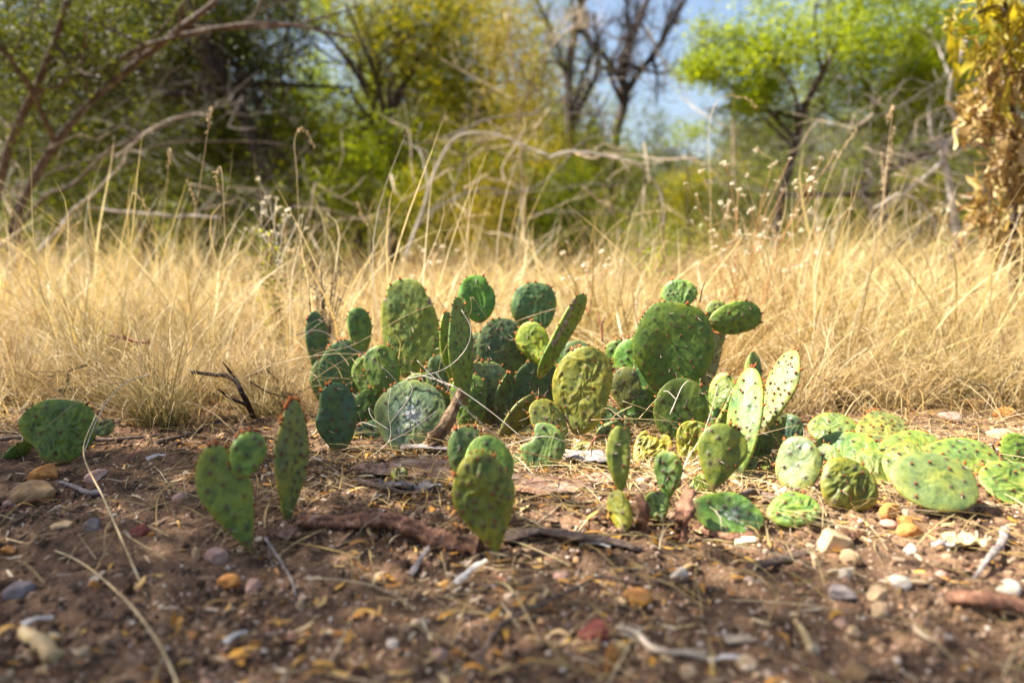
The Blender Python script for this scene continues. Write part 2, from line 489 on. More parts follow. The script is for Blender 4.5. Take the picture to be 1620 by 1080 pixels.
xs = grid_axis(-1.25, 1.25, 0.0042, -90, 90)
ys = grid_axis(0.55, 2.25, 0.0042, -12, 160)
X, Y = np.meshgrid(xs, ys)
Z = gz_arr(X.ravel(), Y.ravel())
nx, ny = len(xs), len(ys)
i = (np.arange(ny - 1)[:, None] * nx + np.arange(nx - 1)[None, :]).ravel()
gm = mesh('ground', np.stack([X.ravel(), Y.ravel(), Z], 1), np.stack([i, i + 1, i + nx + 1, i + nx], 1), M['soil'])
obj('ground', gm, kind='structure')

# ------------------------------------------------------------------ scattered grit, crumbs and litter
ICO = None
def ico(sub=0):
    t = (1 + 5 ** 0.5) / 2
    V = np.array([[-1, t, 0], [1, t, 0], [-1, -t, 0], [1, -t, 0], [0, -1, t], [0, 1, t], [0, -1, -t], [0, 1, -t], [t, 0, -1], [t, 0, 1], [-t, 0, -1], [-t, 0, 1]], float)
    F = np.array([[0, 11, 5], [0, 5, 1], [0, 1, 7], [0, 7, 10], [0, 10, 11], [1, 5, 9], [5, 11, 4], [11, 10, 2], [10, 7, 6], [7, 1, 8], [3, 9, 4], [3, 4, 2], [3, 2, 6], [3, 6, 8], [3, 8, 9], [4, 9, 5], [2, 4, 11], [6, 2, 10], [8, 6, 7], [9, 8, 1]])
    V /= np.linalg.norm(V, axis=1)[:, None]
    for _ in range(sub):
        V = list(map(tuple, V)); cache = {}; NF = []
        def mid(a, b):
            k = (min(a, b), max(a, b))
            if k not in cache:
                m = (np.array(V[a]) + np.array(V[b])); m /= np.linalg.norm(m)
                V.append(tuple(m)); cache[k] = len(V) - 1
            return cache[k]
        for a, b, c in F:
            x, y, z = mid(a, b), mid(b, c), mid(c, a)
            NF += [[a, x, z], [b, y, x], [c, z, y], [x, y, z]]
        V = np.array(V); F = np.array(NF)
    return V, F

def rand_rot(n, tilt=None):
    if tilt is None:
        q = rng.normal(size=(n, 4)); q /= np.linalg.norm(q, axis=1)[:, None]
    else:
        yaw = rng.uniform(0, 2 * np.pi, n); a = rng.normal(0, tilt, n); ax = rng.uniform(0, 2 * np.pi, n)
        q1 = np.stack([np.cos(yaw / 2), 0 * yaw, 0 * yaw, np.sin(yaw / 2)], 1)
        q2 = np.stack([np.cos(a / 2), np.sin(a / 2) * np.cos(ax), np.sin(a / 2) * np.sin(ax), 0 * a], 1)
        w1, x1, y1, z1 = q2.T; w2, x2, y2, z2 = q1.T
        q = np.stack([w1 * w2 - x1 * x2 - y1 * y2 - z1 * z2, w1 * x2 + x1 * w2 + y1 * z2 - z1 * y2, w1 * y2 - x1 * z2 + y1 * w2 + z1 * x2, w1 * z2 + x1 * y2 - y1 * x2 + z1 * w2], 1)
    w, x, y, z = q.T
    return np.stack([np.stack([1 - 2 * (y * y + z * z), 2 * (x * y - z * w), 2 * (x * z + y * w)], 1),
                     np.stack([2 * (x * y + z * w), 1 - 2 * (x * x + z * z), 2 * (y * z - x * w)], 1),
                     np.stack([2 * (x * z - y * w), 2 * (y * z + x * w), 1 - 2 * (x * x + y * y)], 1)], 1)

def floor_points(n, y0=0.5, y1=2.3, pw=1.4, clump=None, thr=0.0, seed=0):
    out = []
    while sum(len(o) for o in out) < n:
        u = rng.uniform(0, 1, n * 2)
        y = y0 + (y1 - y0) * u ** pw
        x = rng.uniform(-1, 1, n * 2) * (0.72 * y + 0.25)
        if clump:
            k = vnoise(np.stack([x * clump, y * clump, 0 * x], 1), 77 + seed) > thr + rng.uniform(-0.5, 0.5, len(x))
            x, y = x[k], y[k]
        out.append(np.stack([x, y], 1))
    return np.concatenate(out)[:n]

def scatter(n, V0, F0, pts, scale, mat, name, lift=0.3, flat=(1, 1, 0.7), tilt=None, jitter=0.25, smooth=False, warp=None):
    n = len(pts)
    Rm = rand_rot(n, tilt)
    S = scale[:, None, None] * (np.array(flat)[None, None, :] * rng.uniform(0.75, 1.25, (n, 1, 3)))
    VV = V0[None] * (1 + jitter * rng.uniform(-1, 1, (n, len(V0), 1))) * S
    if warp is not None: VV = warp(VV)
    VV = np.einsum('nij,nvj->nvi', Rm, VV)
    z = gz_arr(pts[:, 0], pts[:, 1])
    VV += np.stack([pts[:, 0], pts[:, 1], z + scale * lift], 1)[:, None, :]
    FF = (F0[None] + (np.arange(n) * len(V0))[:, None, None]).reshape(-1, F0.shape[1])
    r = np.repeat(rng.uniform(0, 1, n), len(V0))
    return mesh(name, VV.reshape(-1, 3), FF, mat, {'rnd': r, 's': np.tile(np.linspace(0, 1, len(V0)), n)}, smooth)

V0, F0 = ico(0)
V1, F1 = ico(1)
pts = floor_points(15000, clump=5, thr=-0.1)
o = obj('gravel', scatter(0, V0, F0, pts, 0.0008 + 0.0032 * rng.power(0.45, len(pts)) , M['pebble'], 'gravel', 0.25), kind='stuff')
tag(o, 'fine tan and white gravel strewn over the bare brown soil', 'gravel')
pts = floor_points(900, 0.55, 2.0, 1.2, clump=4, thr=0.0, seed=3)
o = obj('small_pebbles', scatter(0, V0, F0, pts, 0.0024 + 0.0046 * rng.power(0.4, len(pts)), M['pebble'], 'small_pebbles', 0.12, (1.2, 0.9, 0.6), 0.5, 0.28, False), kind='stuff')
tag(o, 'loose thumbnail sized pebbles lying in the soil around the cactus', 'pebbles')
pts = floor_points(17000, clump=7, thr=0.0, seed=5)
bp_ = [G(*q) for q in ((395, 866), (455, 828), (784, 874), (536, 713), (86, 732), (986, 840), (1046, 822), (1128, 800), (862, 748), (1262, 782), (1318, 806))]
pts = np.concatenate([pts] + [np.array([b_.x, b_.y]) + rng.normal(0, 1, (110, 2)) * [0.022, 0.012] for b_ in bp_])
o = obj('soil_crumbs', scatter(0, V0, F0, pts, 0.001 + 0.0062 * rng.power(0.35, len(pts)), M['clod'], 'soil_crumbs', 0.05, (1, 1, 0.75)), kind='stuff')
tag(o, 'dark crumbs and clods of dry soil all over the bare ground', 'soil')

# curled leaves: a bent strip of 2x5
def strip(nseg):
    t = np.linspace(-1, 1, nseg + 1)
    w = np.sqrt(np.clip(1 - t ** 2, 0, 1)) * 0.5 + 0.08
    V = np.concatenate([np.stack([t, -w, 0 * t], 1), np.stack([t, w, 0 * t], 1)])
    i = np.arange(nseg)
    return V, np.stack([i, i + 1, i + nseg + 2, i + nseg + 1], 1)
SV, SF = strip(6)
def curl(VV):
    n = len(VV); a = rng.normal(0, 1.0, n)[:, None]; b = rng.uniform(-0.7, 0.7, n)[:, None]; k = rng.uniform(-0.5, 0.5, n)[:, None]
    L = np.abs(VV[..., 0]).max(1)[:, None]
    t = VV[..., 0] / L
    W = VV.copy()
    W[..., 2] += L * a * 0.28 * (1 - t ** 2) + (VV[..., 1] ** 2) * b * 60
    W[..., 1] += L * k * t ** 2
    return W
def clump_pts(n):
    x = rng.normal(0.16, 0.40, n); y = rng.normal(1.38, 0.20, n)
    k = (y > 0.95) & (y < 1.95) & (np.abs(x) < 1.1)
    return np.stack([x[k], y[k]], 1)
pts = np.concatenate([floor_points(2300, 0.5, 2.2, 1.2, clump=3, thr=-0.1, seed=8), floor_points(900, 0.5, 1.6, 1.2, clump=2, thr=0.1, seed=31), clump_pts(1500)])
o = obj('leaf_litter', scatter(0, SV, SF, pts, 0.004 + 0.011 * rng.power(0.8, len(pts)), M['litter'], 'leaf_litter', 0.28, (1.0, 0.38, 1), 0.35, 0.04, True, curl), kind='stuff')
tag(o, 'curled yellow and brown dead leaves scattered on the soil', 'leaf litter')
# wood chips: thin splinters
BX = np.array([[-1, -.3, -.1], [1, -.18, -.1], [1, .2, -.1], [-.9, .3, -.1], [-1, -.3, .1], [1, -.18, .1], [1, .2, .1], [-.9, .3, .1]], float)
BF = np.array([[0, 3, 2, 1], [4, 5, 6, 7], [0, 1, 5, 4], [1, 2, 6, 5], [2, 3, 7, 6], [3, 0, 4, 7]])
pts = np.concatenate([floor_points(2600, 0.5, 2.2, 1.2, clump=4, thr=-0.1, seed=12), clump_pts(1600)])
o = obj('wood_chips', scatter(0, BX, BF, pts, 0.003 + 0.012 * rng.power(0.6, len(pts)), M['chip'], 'wood_chips', 0.12, (1, 0.6, 0.6), 0.3, 0.15), kind='stuff')
tag(o, 'small splinters of bark and weathered wood littering the soil', 'wood chips')

BK = BX * np.array([1, 2.2, 1.2])
pts = np.concatenate([floor_points(420, 0.5, 2.0, 1.2, clump=3, thr=0.0, seed=41), clump_pts(420)])
o = obj('bark_flakes', scatter(0, BK, BF, pts, 0.004 + 0.010 * rng.power(0.5, len(pts)), M['chip'], 'bark_flakes', 0.15, (1, 0.8, 0.5), 0.35, 0.3), kind='stuff')
tag(o, 'flat flakes of brown bark strewn under and before the cactus', 'bark flakes')
# fallen straws lying on the ground
def blades(n, base, az, L, lean, curve, w, nseg=5, droop=0.0, wob=0.0):
    """ribbons, returns V,Q,rnd,s"""
    s = np.linspace(0, 1, nseg + 1)[None, :]
    d = np.stack([np.cos(az), np.sin(az)], 1)
    h = (lean[:, None] * s + curve[:, None] * s ** 2)
    v = s * np.sqrt(np.clip(1 - lean[:, None] ** 2, 0.05, 1)) - droop[:, None] * s ** 3 if not np.isscalar(droop) else s * np.sqrt(np.clip(1 - lean[:, None] ** 2, 0.05, 1)) - droop * s ** 3
    side = np.stack([-d[:, 1], d[:, 0]], 1)
    wb = wob * np.sin(s * rng.uniform(2, 6, (n, 1)) + rng.uniform(0, 6, (n, 1))) * s
    ctr = np.zeros((n, nseg + 1, 3))
    ctr[..., 0] = base[:, 0:1] + L[:, None] * (h * d[:, 0:1] + wb * side[:, 0:1])
    ctr[..., 1] = base[:, 1:2] + L[:, None] * (h * d[:, 1:2] + wb * side[:, 1:2])
    ctr[..., 2] = base[:, 2:3] + L[:, None] * v
    ta = rng.uniform(0, np.pi, n); tw = rng.uniform(-1.2, 1.2, n)
    ang = ta[:, None] + tw[:, None] * s
    sv = np.stack([np.cos(ang), np.sin(ang), 0.25 * np.sin(ang * 2)], -1)
    ww = (w[:, None] * (1 - s ** 2.2) * 0.5 + 0.00012)[..., None]
    V = np.stack([ctr - sv * ww, ctr + sv * ww], 2).reshape(-1, 3)
    k = (nseg + 1) * 2
    i = (np.arange(n)[:, None] * k + np.arange(nseg)[None, :] * 2).ravel()
    Q = np.stack([i, i + 1, i + 3, i + 2], 1)
    return V, Q, np.repeat(rng.uniform(0, 1, n), k), np.tile(np.repeat(s[0], 2), n)

n = 2600
pts = np.concatenate([floor_points(1000, 0.55, 2.2, 1.1, clump=2.5, thr=-0.1, seed=20), floor_points(4200, 1.45, 2.6, 0.7, clump=2, thr=-0.3, seed=22), clump_pts(1500)])
n = len(pts)
b = np.concatenate([pts, (gz_arr(pts[:, 0], pts[:, 1]) + 0.004)[:, None]], 1)
V, Q, r, s_ = blades(n, b, rng.uniform(0, 6.28, n), rng.uniform(0.04, 0.19, n), np.full(n, 0.985), rng.uniform(-0.25, 0.25, n), rng.uniform(0.0009, 0.0026, n), 5, np.zeros(n) + 0.17, 0.06)
V[:, 2] = np.maximum(V[:, 2], gz_arr(V[:, 0], V[:, 1]) + 0.0012)
o = obj('fallen_straw', mesh('fallen_straw', V, Q, M['grass'], {'rnd': r, 's': 0.4 + 0.6 * s_}), kind='stuff')
tag(o, 'loose dry straws fallen on the soil at the edge of the grass', 'straw')

n = 2600
x_ = rng.uniform(-1.75, 1.75, n); y_ = np.array([1.98 + 0.10 * math.sin(q * 3.1 + 1) + 0.08 * math.sin(q * 7.3) for q in x_]) + rng.normal(0.02, 0.13, n)
k_ = ~((x_ > -0.42) & (x_ < 0.48) & (y_ < 1.9)); x_, y_ = x_[k_], y_[k_]; n = len(x_)
b = np.stack([x_, y_, gz_arr(x_, y_)], 1)
V, Q, r, s_ = blades(n, b, np.where(rng.random(n) < 0.6, rng.normal(-1.57, 1.1, n), rng.uniform(0, 6.28, n)), rng.uniform(0.08, 0.30, n), rng.uniform(0.3, 0.95, n), rng.uniform(0, 0.6, n), rng.uniform(0.0009, 0.0030, n), 7, rng.uniform(0.1, 0.9, n), 0.10)
V[:, 2] = np.maximum(V[:, 2], gz_arr(V[:, 0], V[:, 1]) + 0.002)
o = obj('flopped_grass', mesh('flopped_grass', V, Q, M['grass'], {'rnd': r, 's': 0.3 + 0.7 * s_}), kind='stuff')
tag(o, 'dry grass flopped forward over the edge of the bare soil', 'grass')

# ------------------------------------------------------------------ meadow of dry grass (nobody could count it)
TUFTS = bpy.data.collections.new('grass_sources')
def tuft_mesh(k, n, hi, wf=1.0):
    rr = 0.05 + 0.03 * rng.random()
    a = rng.uniform(0, 6.28, n); rad = rr * rng.random(n) ** 0.7
    base = np.stack([rad * np.cos(a), rad * np.sin(a), -0.005 + 0 * a], 1)
    az = a + rng.normal(0, 1.4, n)
    L = hi * rng.uniform(0.35, 1.0, n)
    V, Q, r, s_ = blades(n, base, az, L, rng.uniform(0.02, 0.75, n), rng.uniform(-0.2, 0.9, n), wf * rng.uniform(0.0010, 0.0036, n) * (1 + 0.8 * (rng.random(n) < 0.06)), 6, rng.uniform(0, 0.85, n) ** 1.2, 0.07)
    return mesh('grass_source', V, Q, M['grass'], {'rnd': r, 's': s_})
for k in range(12):
    t = bpy.data.objects.new('grass_source', tuft_mesh(k, (150, 110, 60)[k % 3], (0.28, 0.36, 0.48)[k % 3], 1.0 + 0.35 * (k % 3)))
    TUFTS.objects.link(t)

def gn_scatter(name, pts, rotz, scl, coll, label, cat):
    V = np.asarray(pts, float)
    me = bpy.data.meshes.new(name)
    me.vertices.add(len(V)); me.vertices.foreach_set('co', V.astype(np.float32).ravel())
    a = me.attributes.new('rz', 'FLOAT', 'POINT'); a.data.foreach_set('value', rotz.astype(np.float32))
    a = me.attributes.new('sc', 'FLOAT', 'POINT'); a.data.foreach_set('value', scl.astype(np.float32))
    o = obj(name, me, kind='stuff'); tag(o, label, cat)
    g = bpy.data.node_groups.new(name, 'GeometryNodeTree')
    g.interface.new_socket('Geometry', in_out='INPUT', socket_type='NodeSocketGeometry')
    g.interface.new_socket('Geometry', in_out='OUTPUT', socket_type='NodeSocketGeometry')
    N = g.nodes; Lk = g.links.new
    gi = N.new('NodeGroupInput'); go = N.new('NodeGroupOutput')
    ip = N.new('GeometryNodeInstanceOnPoints'); ci = N.new('GeometryNodeCollectionInfo')
    ci.inputs['Collection'].default_value = coll; ci.inputs['Separate Children'].default_value = True; ci.inputs['Reset Children'].default_value = True
    def na(nm):
        x = N.new('GeometryNodeInputNamedAttribute'); x.data_type = 'FLOAT'; x.inputs[0].default_value = nm; return x.outputs[0]
    cx = N.new('ShaderNodeCombineXYZ'); Lk(na('rz'), cx.inputs[2])
    e2r = N.new('FunctionNodeEulerToRotation'); Lk(cx.outputs[0], e2r.inputs[0])
    Lk(gi.outputs[0], ip.inputs['Points']); Lk(ci.outputs[0], ip.inputs['Instance']); ip.inputs['Pick Instance'].default_value = True
    Lk(e2r.outputs[0], ip.inputs['Rotation'])
    c2 = N.new('ShaderNodeCombineXYZ'); sc = na('sc')
    for k in range(3): Lk(sc, c2.inputs[k])
    Lk(c2.outputs[0], ip.inputs['Scale']); Lk(ip.outputs[0], go.inputs[0])
    md = o.modifiers.new('scatter', 'NODES'); md.node_group = g
    return o

gp = []
def front(x):   # where the grass begins, metres from the camera
    return 1.98 + 0.10 * math.sin(x * 3.1 + 1) + 0.08 * math.sin(x * 7.3)
NG = 3500
for _ in range(NG):
    u = rng.random()
    y = 1.85 * (14.0 / 1.85) ** (u ** 0.9)
    x = rng.uniform(-1, 1) * (0.78 * y + 0.5)
    if y < front(x): continue
    if x < -0.6 and y < 2.1 and rng.random() < 0.3: continue
    g_ = vnoise(np.array([[x * 1.9, y * 1.5, 3.3]]), 55)[0]
    if g_ < -0.26 and rng.random() < 0.85: continue
    gp.append((x, y))
gp = np.array(gp)
gzv = gz_arr(gp[:, 0], gp[:, 1])
sc_ = rng.uniform(0.5, 1.2, len(gp)) * (1 + 0.55 * vnoise(np.column_stack([gp * 1.3, 0 * gzv]), 91)) * np.clip(0.62 + 0.28 * (gp[:, 1] - 1.9), 0.6, 1.1)
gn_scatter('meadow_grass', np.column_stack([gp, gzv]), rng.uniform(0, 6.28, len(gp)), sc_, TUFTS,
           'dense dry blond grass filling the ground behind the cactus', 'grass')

TALL = bpy.data.collections.new('tall_grass_sources')
for k in range(8):
    n_ = 9
    a = rng.uniform(0, 6.28, n_); base = np.stack([0.03 * np.cos(a), 0.03 * np.sin(a), 0 * a], 1)
    V, Q, r, s_ = blades(n_, base, a, rng.uniform(0.38, 0.72, n_), rng.uniform(0.0, 0.45, n_), rng.uniform(-0.1, 0.5, n_), rng.uniform(0.0018, 0.0055, n_), 9, rng.uniform(0, 1.1, n_) ** 1.4, 0.09)
    t = bpy.data.objects.new('tall_grass_source', mesh('tall_grass_source', V, Q, M['grass'], {'rnd': 0.35 + 0.65 * r, 's': 0.2 + 0.8 * s_})); TALL.objects.link(t)
tp_ = []
while len(tp_) < 520:
    y = 2.1 * (7.0 / 2.1) ** rng.random(); x = rng.uniform(-1, 1) * (0.72 * y + 0.3)
    if y > front(x) + 0.15 and rng.random() < (0.5 if abs(x) < 0.35 * y and x < 0.25 * y else 1.0): tp_.append((x, y))
tp_ = np.array(tp_)
gn_scatter('tall_grass', np.column_stack([tp_, gz_arr(tp_[:, 0], tp_[:, 1])]), rng.uniform(0, 6.28, len(tp_)), rng.uniform(0.7, 1.15, len(tp_)), TALL,
           'sparse taller bleached grass blades standing above the meadow', 'tall grass')

# ------------------------------------------------------------------ green-based tussocks at the front edge
def tussock(px, py, n, L, w, spread, green, label, lean=0.55):
    p = G(px, py)
    e = empty('grass_tussock', p, label, 'grass tussock', 'bunch grass tussocks at the edge of the meadow')
    a = rng.uniform(0, 6.28, n); rad = spread * rng.random(n) ** 0.6
    base = np.stack([rad * np.cos(a), rad * np.sin(a) * 0.7, 0 * a - 0.004], 1)
    V, Q, r, s_ = blades(n, base, a + rng.normal(0, 1.1, n), L * rng.uniform(0.3, 1.05, n), 1.35 * lean * rng.random(n) ** 0.8, rng.uniform(-0.15, 0.8, n), w * rng.uniform(0.5, 1.2, n), 8, rng.uniform(0, 0.8, n) ** 1.3, 0.07)
    me = mesh('blades', V, Q, M['tussock'], {'rnd': r, 's': s_, 'green': np.full(len(V), green)})
    obj('blades', me, e, 'stuff')
tussock(255, 672, 360, 0.42, 0.0022, 0.055, 0.30, 'broad olive based grass tussock left of the black forked stick')
tussock(150, 640, 260, 0.40, 0.0020, 0.07, 0.15, 'straw coloured tussock rising behind the wrinkled pad on the left')
tussock(425, 655, 220, 0.34, 0.0020, 0.05, 0.20, 'wiry tussock between the black forked stick and the cactus clump')
tussock(30, 640, 220, 0.38, 0.0020, 0.06, 0.05, 'thin brown tussock at the far left edge of the bare soil')
tussock(350, 630, 220, 0.36, 0.0020, 0.06, 0.10, 'sprawling tussock right behind the black forked stick')
tussock(1510, 632, 260, 0.36, 0.0022, 0.06, 0.30, 'golden tussock with green base behind the flat lying pads')
tussock(1330, 640, 200, 0.30, 0.0022, 0.05, 0.05, 'pale dry tussock beside the sunlit upright pads')
tussock(1430, 636, 200, 0.32, 0.0022, 0.06, 0.02, 'dense blond tussock above the small round sunlit pad')
tussock(1600, 625, 200, 0.36, 0.0022, 0.06, 0.05, 'shaggy dry tussock at the far right edge of the bare soil')
tussock(1000, 568, 260, 0.62, 0.0030, 0.07, 0.0, 'tall bleached tussock arching up behind the broad dark green pad', 0.5)
tussock(265, 566, 240, 0.62, 0.0028, 0.09, 0.05, 'tallest straw tussock on the left, with seed stalks beside it', 0.45)
tussock(420, 572, 220, 0.56, 0.0028, 0.09, 0.2, 'tall mixed green and straw tussock behind the cactus at left', 0.5)
tussock(1460, 570, 240, 0.58, 0.0028, 0.09, 0.0, 'tall pale tussock beneath the pair of crossing stalks', 0.5)
tussock(1270, 566, 220, 0.50, 0.0028, 0.09, 0.0, 'tall straw tussock behind the sunlit upright pads', 0.5)
tussock(110, 575, 220, 0.52, 0.0028, 0.09, 0.1, 'tall brownish tussock near the left edge of the meadow', 0.55)
tussock(1250, 655, 120, 0.26, 0.0022, 0.04, 0.05, 'small white bladed tussock tucked behind the sunlit upright pads')

# ================================================================== CACTUS
GRN = (0.115, 0.195, 0.045); LGT = (0.15, 0.21, 0.06); BLU = (0.075, 0.145, 0.078); YEL = (0.23, 0.28, 0.04)
DRK = (0.055, 0.125, 0.030); GRY = (0.15, 0.215, 0.125); OLV = (0.15, 0.175, 0.035); VIV = (0.10, 0.24, 0.03)

def outline(th, k, sq):
    s, c = np.sin(th), -np.cos(th)           # c: -1 base .. 1 tip
    x = np.sign(s) * np.abs(s) ** sq * (1 + k * c)
    return x / (1 + 0.25 * k), 0.5 + 0.5 * c

NT_, NR_ = 116, 30
def pad(parent, bx, by, tx, ty, w, Yb, Yt=None, yaw=0.0, tp=0.14, col=GRN, wr=0.25, k=0.22, sq=0.95, T=0.0125, bend=0.0, cork=0.25,
        scar=None, patch=None, web=0.0, bites=(), spines=9, sparse=1.0, name='pad', label=None, tuft=1.0, skew=0.0, back=True, ground=False):
    if Yt is None: Yt = Yb + 0.02
    seed = int(rng.integers(1, 9999))
    B = P(bx, by, Yb); Tp = P(tx, ty, Yt)
    L = Tp - B; H = L.length; L.normalize()
    n0 = (Vector((0, 0, CAM_H)) - (B + Tp) / 2); n0 -= L * n0.dot(L); n0.normalize()
    nn = n0 * math.cos(yaw) + L.cross(n0) * math.sin(yaw)
    S = L.cross(nn)                             # across
    Wd = w * (Yb + Yt) / 2 / FPX * 1.02
    th = np.linspace(0, 2 * np.pi, NT_, endpoint=False)
    ox, oy = outline(th, k, sq)
    ox = ox * np.clip(oy / 0.6, 0.001, 1) ** tp
    wob = 0.05 * vnoise(np.stack([np.cos(th) * 1.3, np.sin(th) * 1.3, 0 * th + seed], 1), seed)
    ox = ox * (1 + 0.05 * np.sin(2 * np.pi * oy + seed)) + 0.07 * np.sin(np.pi * oy) * math.sin(seed * 1.7) * np.cos(np.pi * oy + seed)
    for (bt, bd, bw) in bites:
        dth = np.abs((th - bt + np.pi) % (2 * np.pi) - np.pi)
        wob -= bd * np.exp(-(dth / bw) ** 4)
    ox = ox * (1 + wob) + skew * np.sin(np.pi * oy); oy = 0.5 + (oy - 0.5) * (1 + wob)
    cx, cy = skew * 0.9, 0.54
    rr = np.sin(np.linspace(0, 1, NR_ + 1) * np.pi / 2)
    rr = rr[1:]
    def sheet(side):
        r = rr[:, None]
        u = cx + (ox - cx)[None] * r; v = cy + (oy - cy)[None] * r
        return np.concatenate([[cx], u.ravel()]), np.concatenate([[cy], v.ravel()]), np.concatenate([[0.0], np.repeat(rr, NT_)])
    u, v, r = sheet(1)
    xw = u * Wd / 2; yw = v * H
    half = T / 2 * (1 - r ** 3.0) ** 0.5 * (0.75 + 0.5 * (1 - v)) + 0.0004
    def wrinkle(sd):
        Q = np.stack([xw * 78, yw * 52, 0 * xw + sd], 1)
        q = Q + 0.55 * np.stack([vnoise(Q * 0.7, sd + 1), vnoise(Q * 0.7 + 9, sd + 2), 0 * xw], 1) * 2
        rd = 1 - np.abs(vnoise(q, sd)) * 1.9
        rd2 = 1 - np.abs(vnoise(q * 2.3 + 4, sd + 5)) * 1.9
        rd3 = vnoise(q * 5.5 + 9, sd + 8)
        h = 0.5 + 0.5 * (0.6 * rd + 0.36 * rd2 + 0.14 * rd3)
        lump = fbm(np.stack([xw * 26, yw * 26, 0 * xw + sd], 1), 2, sd + 3)
        return h, lump
    amp = np.clip(1 - r ** 5, 0, 1)
    # areoles on a staggered net over the face
    sp = 0.0205 * (0.9 + 0.35 * rng.random()) * sparse
    def areoles(side):
        out = []
        rows = int(H / (sp * 0.86)) + 2
        for j in range(rows):
            for i_ in range(-7, 8):
                a = (i_ + 0.5 * (j % 2)) * sp + rng.normal(0, sp * 0.17); bb = (j + 0.5) * sp * 0.86 + rng.normal(0, sp * 0.17)
                if rng.random() < 0.14: continue
                vv = bb / H; uu = a / (Wd / 2)
                if not 0.05 < vv < 0.97: continue
                d = np.hypot((u - uu) * Wd / 2, (v - vv) * H); q = d.argmin()
                if d[q] > 0.004 or r[q] > 0.90: continue
                out.append(q)
        return out
    lowx = 1.0
    res = {}
    for side in (1, -1):
        h, lump = wrinkle(seed % 500 + (0 if side > 0 else 40))
        z = half + amp * ((wr + 0.10) * 0.0040 * (h - 0.5) * 2 + 0.0016 * lump)
        aidx = areoles(side) if (side > 0 or back) else []
        am = np.zeros(len(u))
        for q in aidx:
            d = np.hypot(xw - xw[q], yw - yw[q])
            z += 0.0013 * np.exp(-(d / 0.0035) ** 2)
            am = np.maximum(am, np.exp(-(d / 0.0036) ** 2))
        bz = bend * H * ((v - 0.5) ** 2 * 1.2 + (u ** 2) * 0.15) + 0.008 * bend * np.sin(5 * v + seed) + 0.0035 * vnoise(np.stack([u * 1.5, v * 2, 0 * u + seed], 1), seed + 9)
        res[side] = (side * z + bz, am, aidx, 1 - h, lump)
    nV = len(u)
    def world(x, y, z):
        return np.array(B)[None] + x[:, None] * np.array(S)[None] + y[:, None] * np.array(L)[None] + z[:, None] * np.array(nn)[None]
    Vf = world(xw, yw, res[1][0]); Vb = world(xw, yw, res[-1][0])
    j = np.arange(NT_); j2 = (j + 1) % NT_
    T1 = np.stack([np.zeros(NT_, int), 1 + j, 1 + j2], 1)
    Qs = [np.stack([1 + i_ * NT_ + j, 1 + (i_ + 1) * NT_ + j, 1 + (i_ + 1) * NT_ + j2, 1 + i_ * NT_ + j2], 1) for i_ in range(NR_ - 1)]
    Q1 = np.concatenate(Qs)
    last = 1 + (NR_ - 1) * NT_
    RimQ = np.stack([last + j, nV + last + j, nV + last + j2, last + j2], 1)
    Q = np.concatenate([Q1, Q1[:, ::-1] + nV, RimQ]); Tt = np.concatenate([T1, T1[:, ::-1] + nV])
    V = np.concatenate([Vf, Vb])
    u2 = np.tile(u, 2); v2 = np.tile(v, 2); r2 = np.tile(r, 2)
    scv = np.zeros(2 * nV)
    if scar:                                     # (from, to) along the pad, which side (+1/-1)
        a0, a1, sg, wid = scar
        edge = 1 - np.abs(u2 * sg - np.interp(v2, np.linspace(0, 1, 60), np.abs(outline(np.arccos(1 - 2 * np.linspace(0, 1, 60)), k, sq)[0]))) / wid
        scv = np.clip(edge, 0, 1) * ((v2 > a0) & (v2 < a1))
    if patch:
        for (pu, pv, pr) in patch:
            scv = np.maximum(scv, np.clip(1.4 - np.hypot((u2 - pu) * Wd / 2, (v2 - pv) * H) / (pr * Wd), 0, 1))
    me = mesh(name, V - np.array(B), [Q, Tt], M['pad'],
              {'along': v2 * 1.0, 'rim': np.clip((r2 - 0.86) * 7, 0, 1), 'areole': np.concatenate([res[1][1], res[-1][1]]),
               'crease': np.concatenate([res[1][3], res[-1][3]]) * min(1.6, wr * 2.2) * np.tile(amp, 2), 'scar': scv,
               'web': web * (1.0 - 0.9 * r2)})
    o = obj(name, me, parent, loc=B - parent.location)
    jit = rng.uniform(0.88, 1.12, 3)
    o.color = (col[0] * jit[0] * 1.0, col[1] * jit[1] * 0.96, col[2] * jit[2] * 0.8, cork)
    if label: o['label'] = label
    # tufts of glochids on every areole and round the rim
    mb = MB(); ms = MB()
    P1 = []; N1 = []; Sz = []
    for side in (1, -1):
        WV = Vf if side > 0 else Vb
        for q in res[side][2]:
            P1.append(WV[q]); N1.append(np.array(nn) * side); Sz.append(0.8)
    stp = max(3, int(NT_ * 0.0125 * sparse / (0.5 * (H + Wd) * 3.14 / 1.0) * 1.0 * 1.0)) if False else max(3, int(round(NT_ * 0.0128 * sparse / ((H + Wd) * 1.45))))
    q = rng.integers(0, stp); rimp = rng.uniform(0.5, 0.92)
    while q < NT_:
        if oy[q] > 0.22 and rng.random() < rimp:
            id_ = last + q
            ctr = (Vf[id_] + Vb[id_]) / 2
            dirv = (ox[q] - cx) * Wd / 2 * np.array(S) + (oy[q] - cy) * H * np.array(L)
            dirv /= np.linalg.norm(dirv) + 1e-9
            P1.append(ctr); N1.append(dirv); Sz.append(0.95 + 0.45 * (oy[q] > 0.75))
        q += stp + int(rng.integers(-1, 2)) if oy[q] < 0.8 else max(2, stp - int(rng.integers(0, 3)))
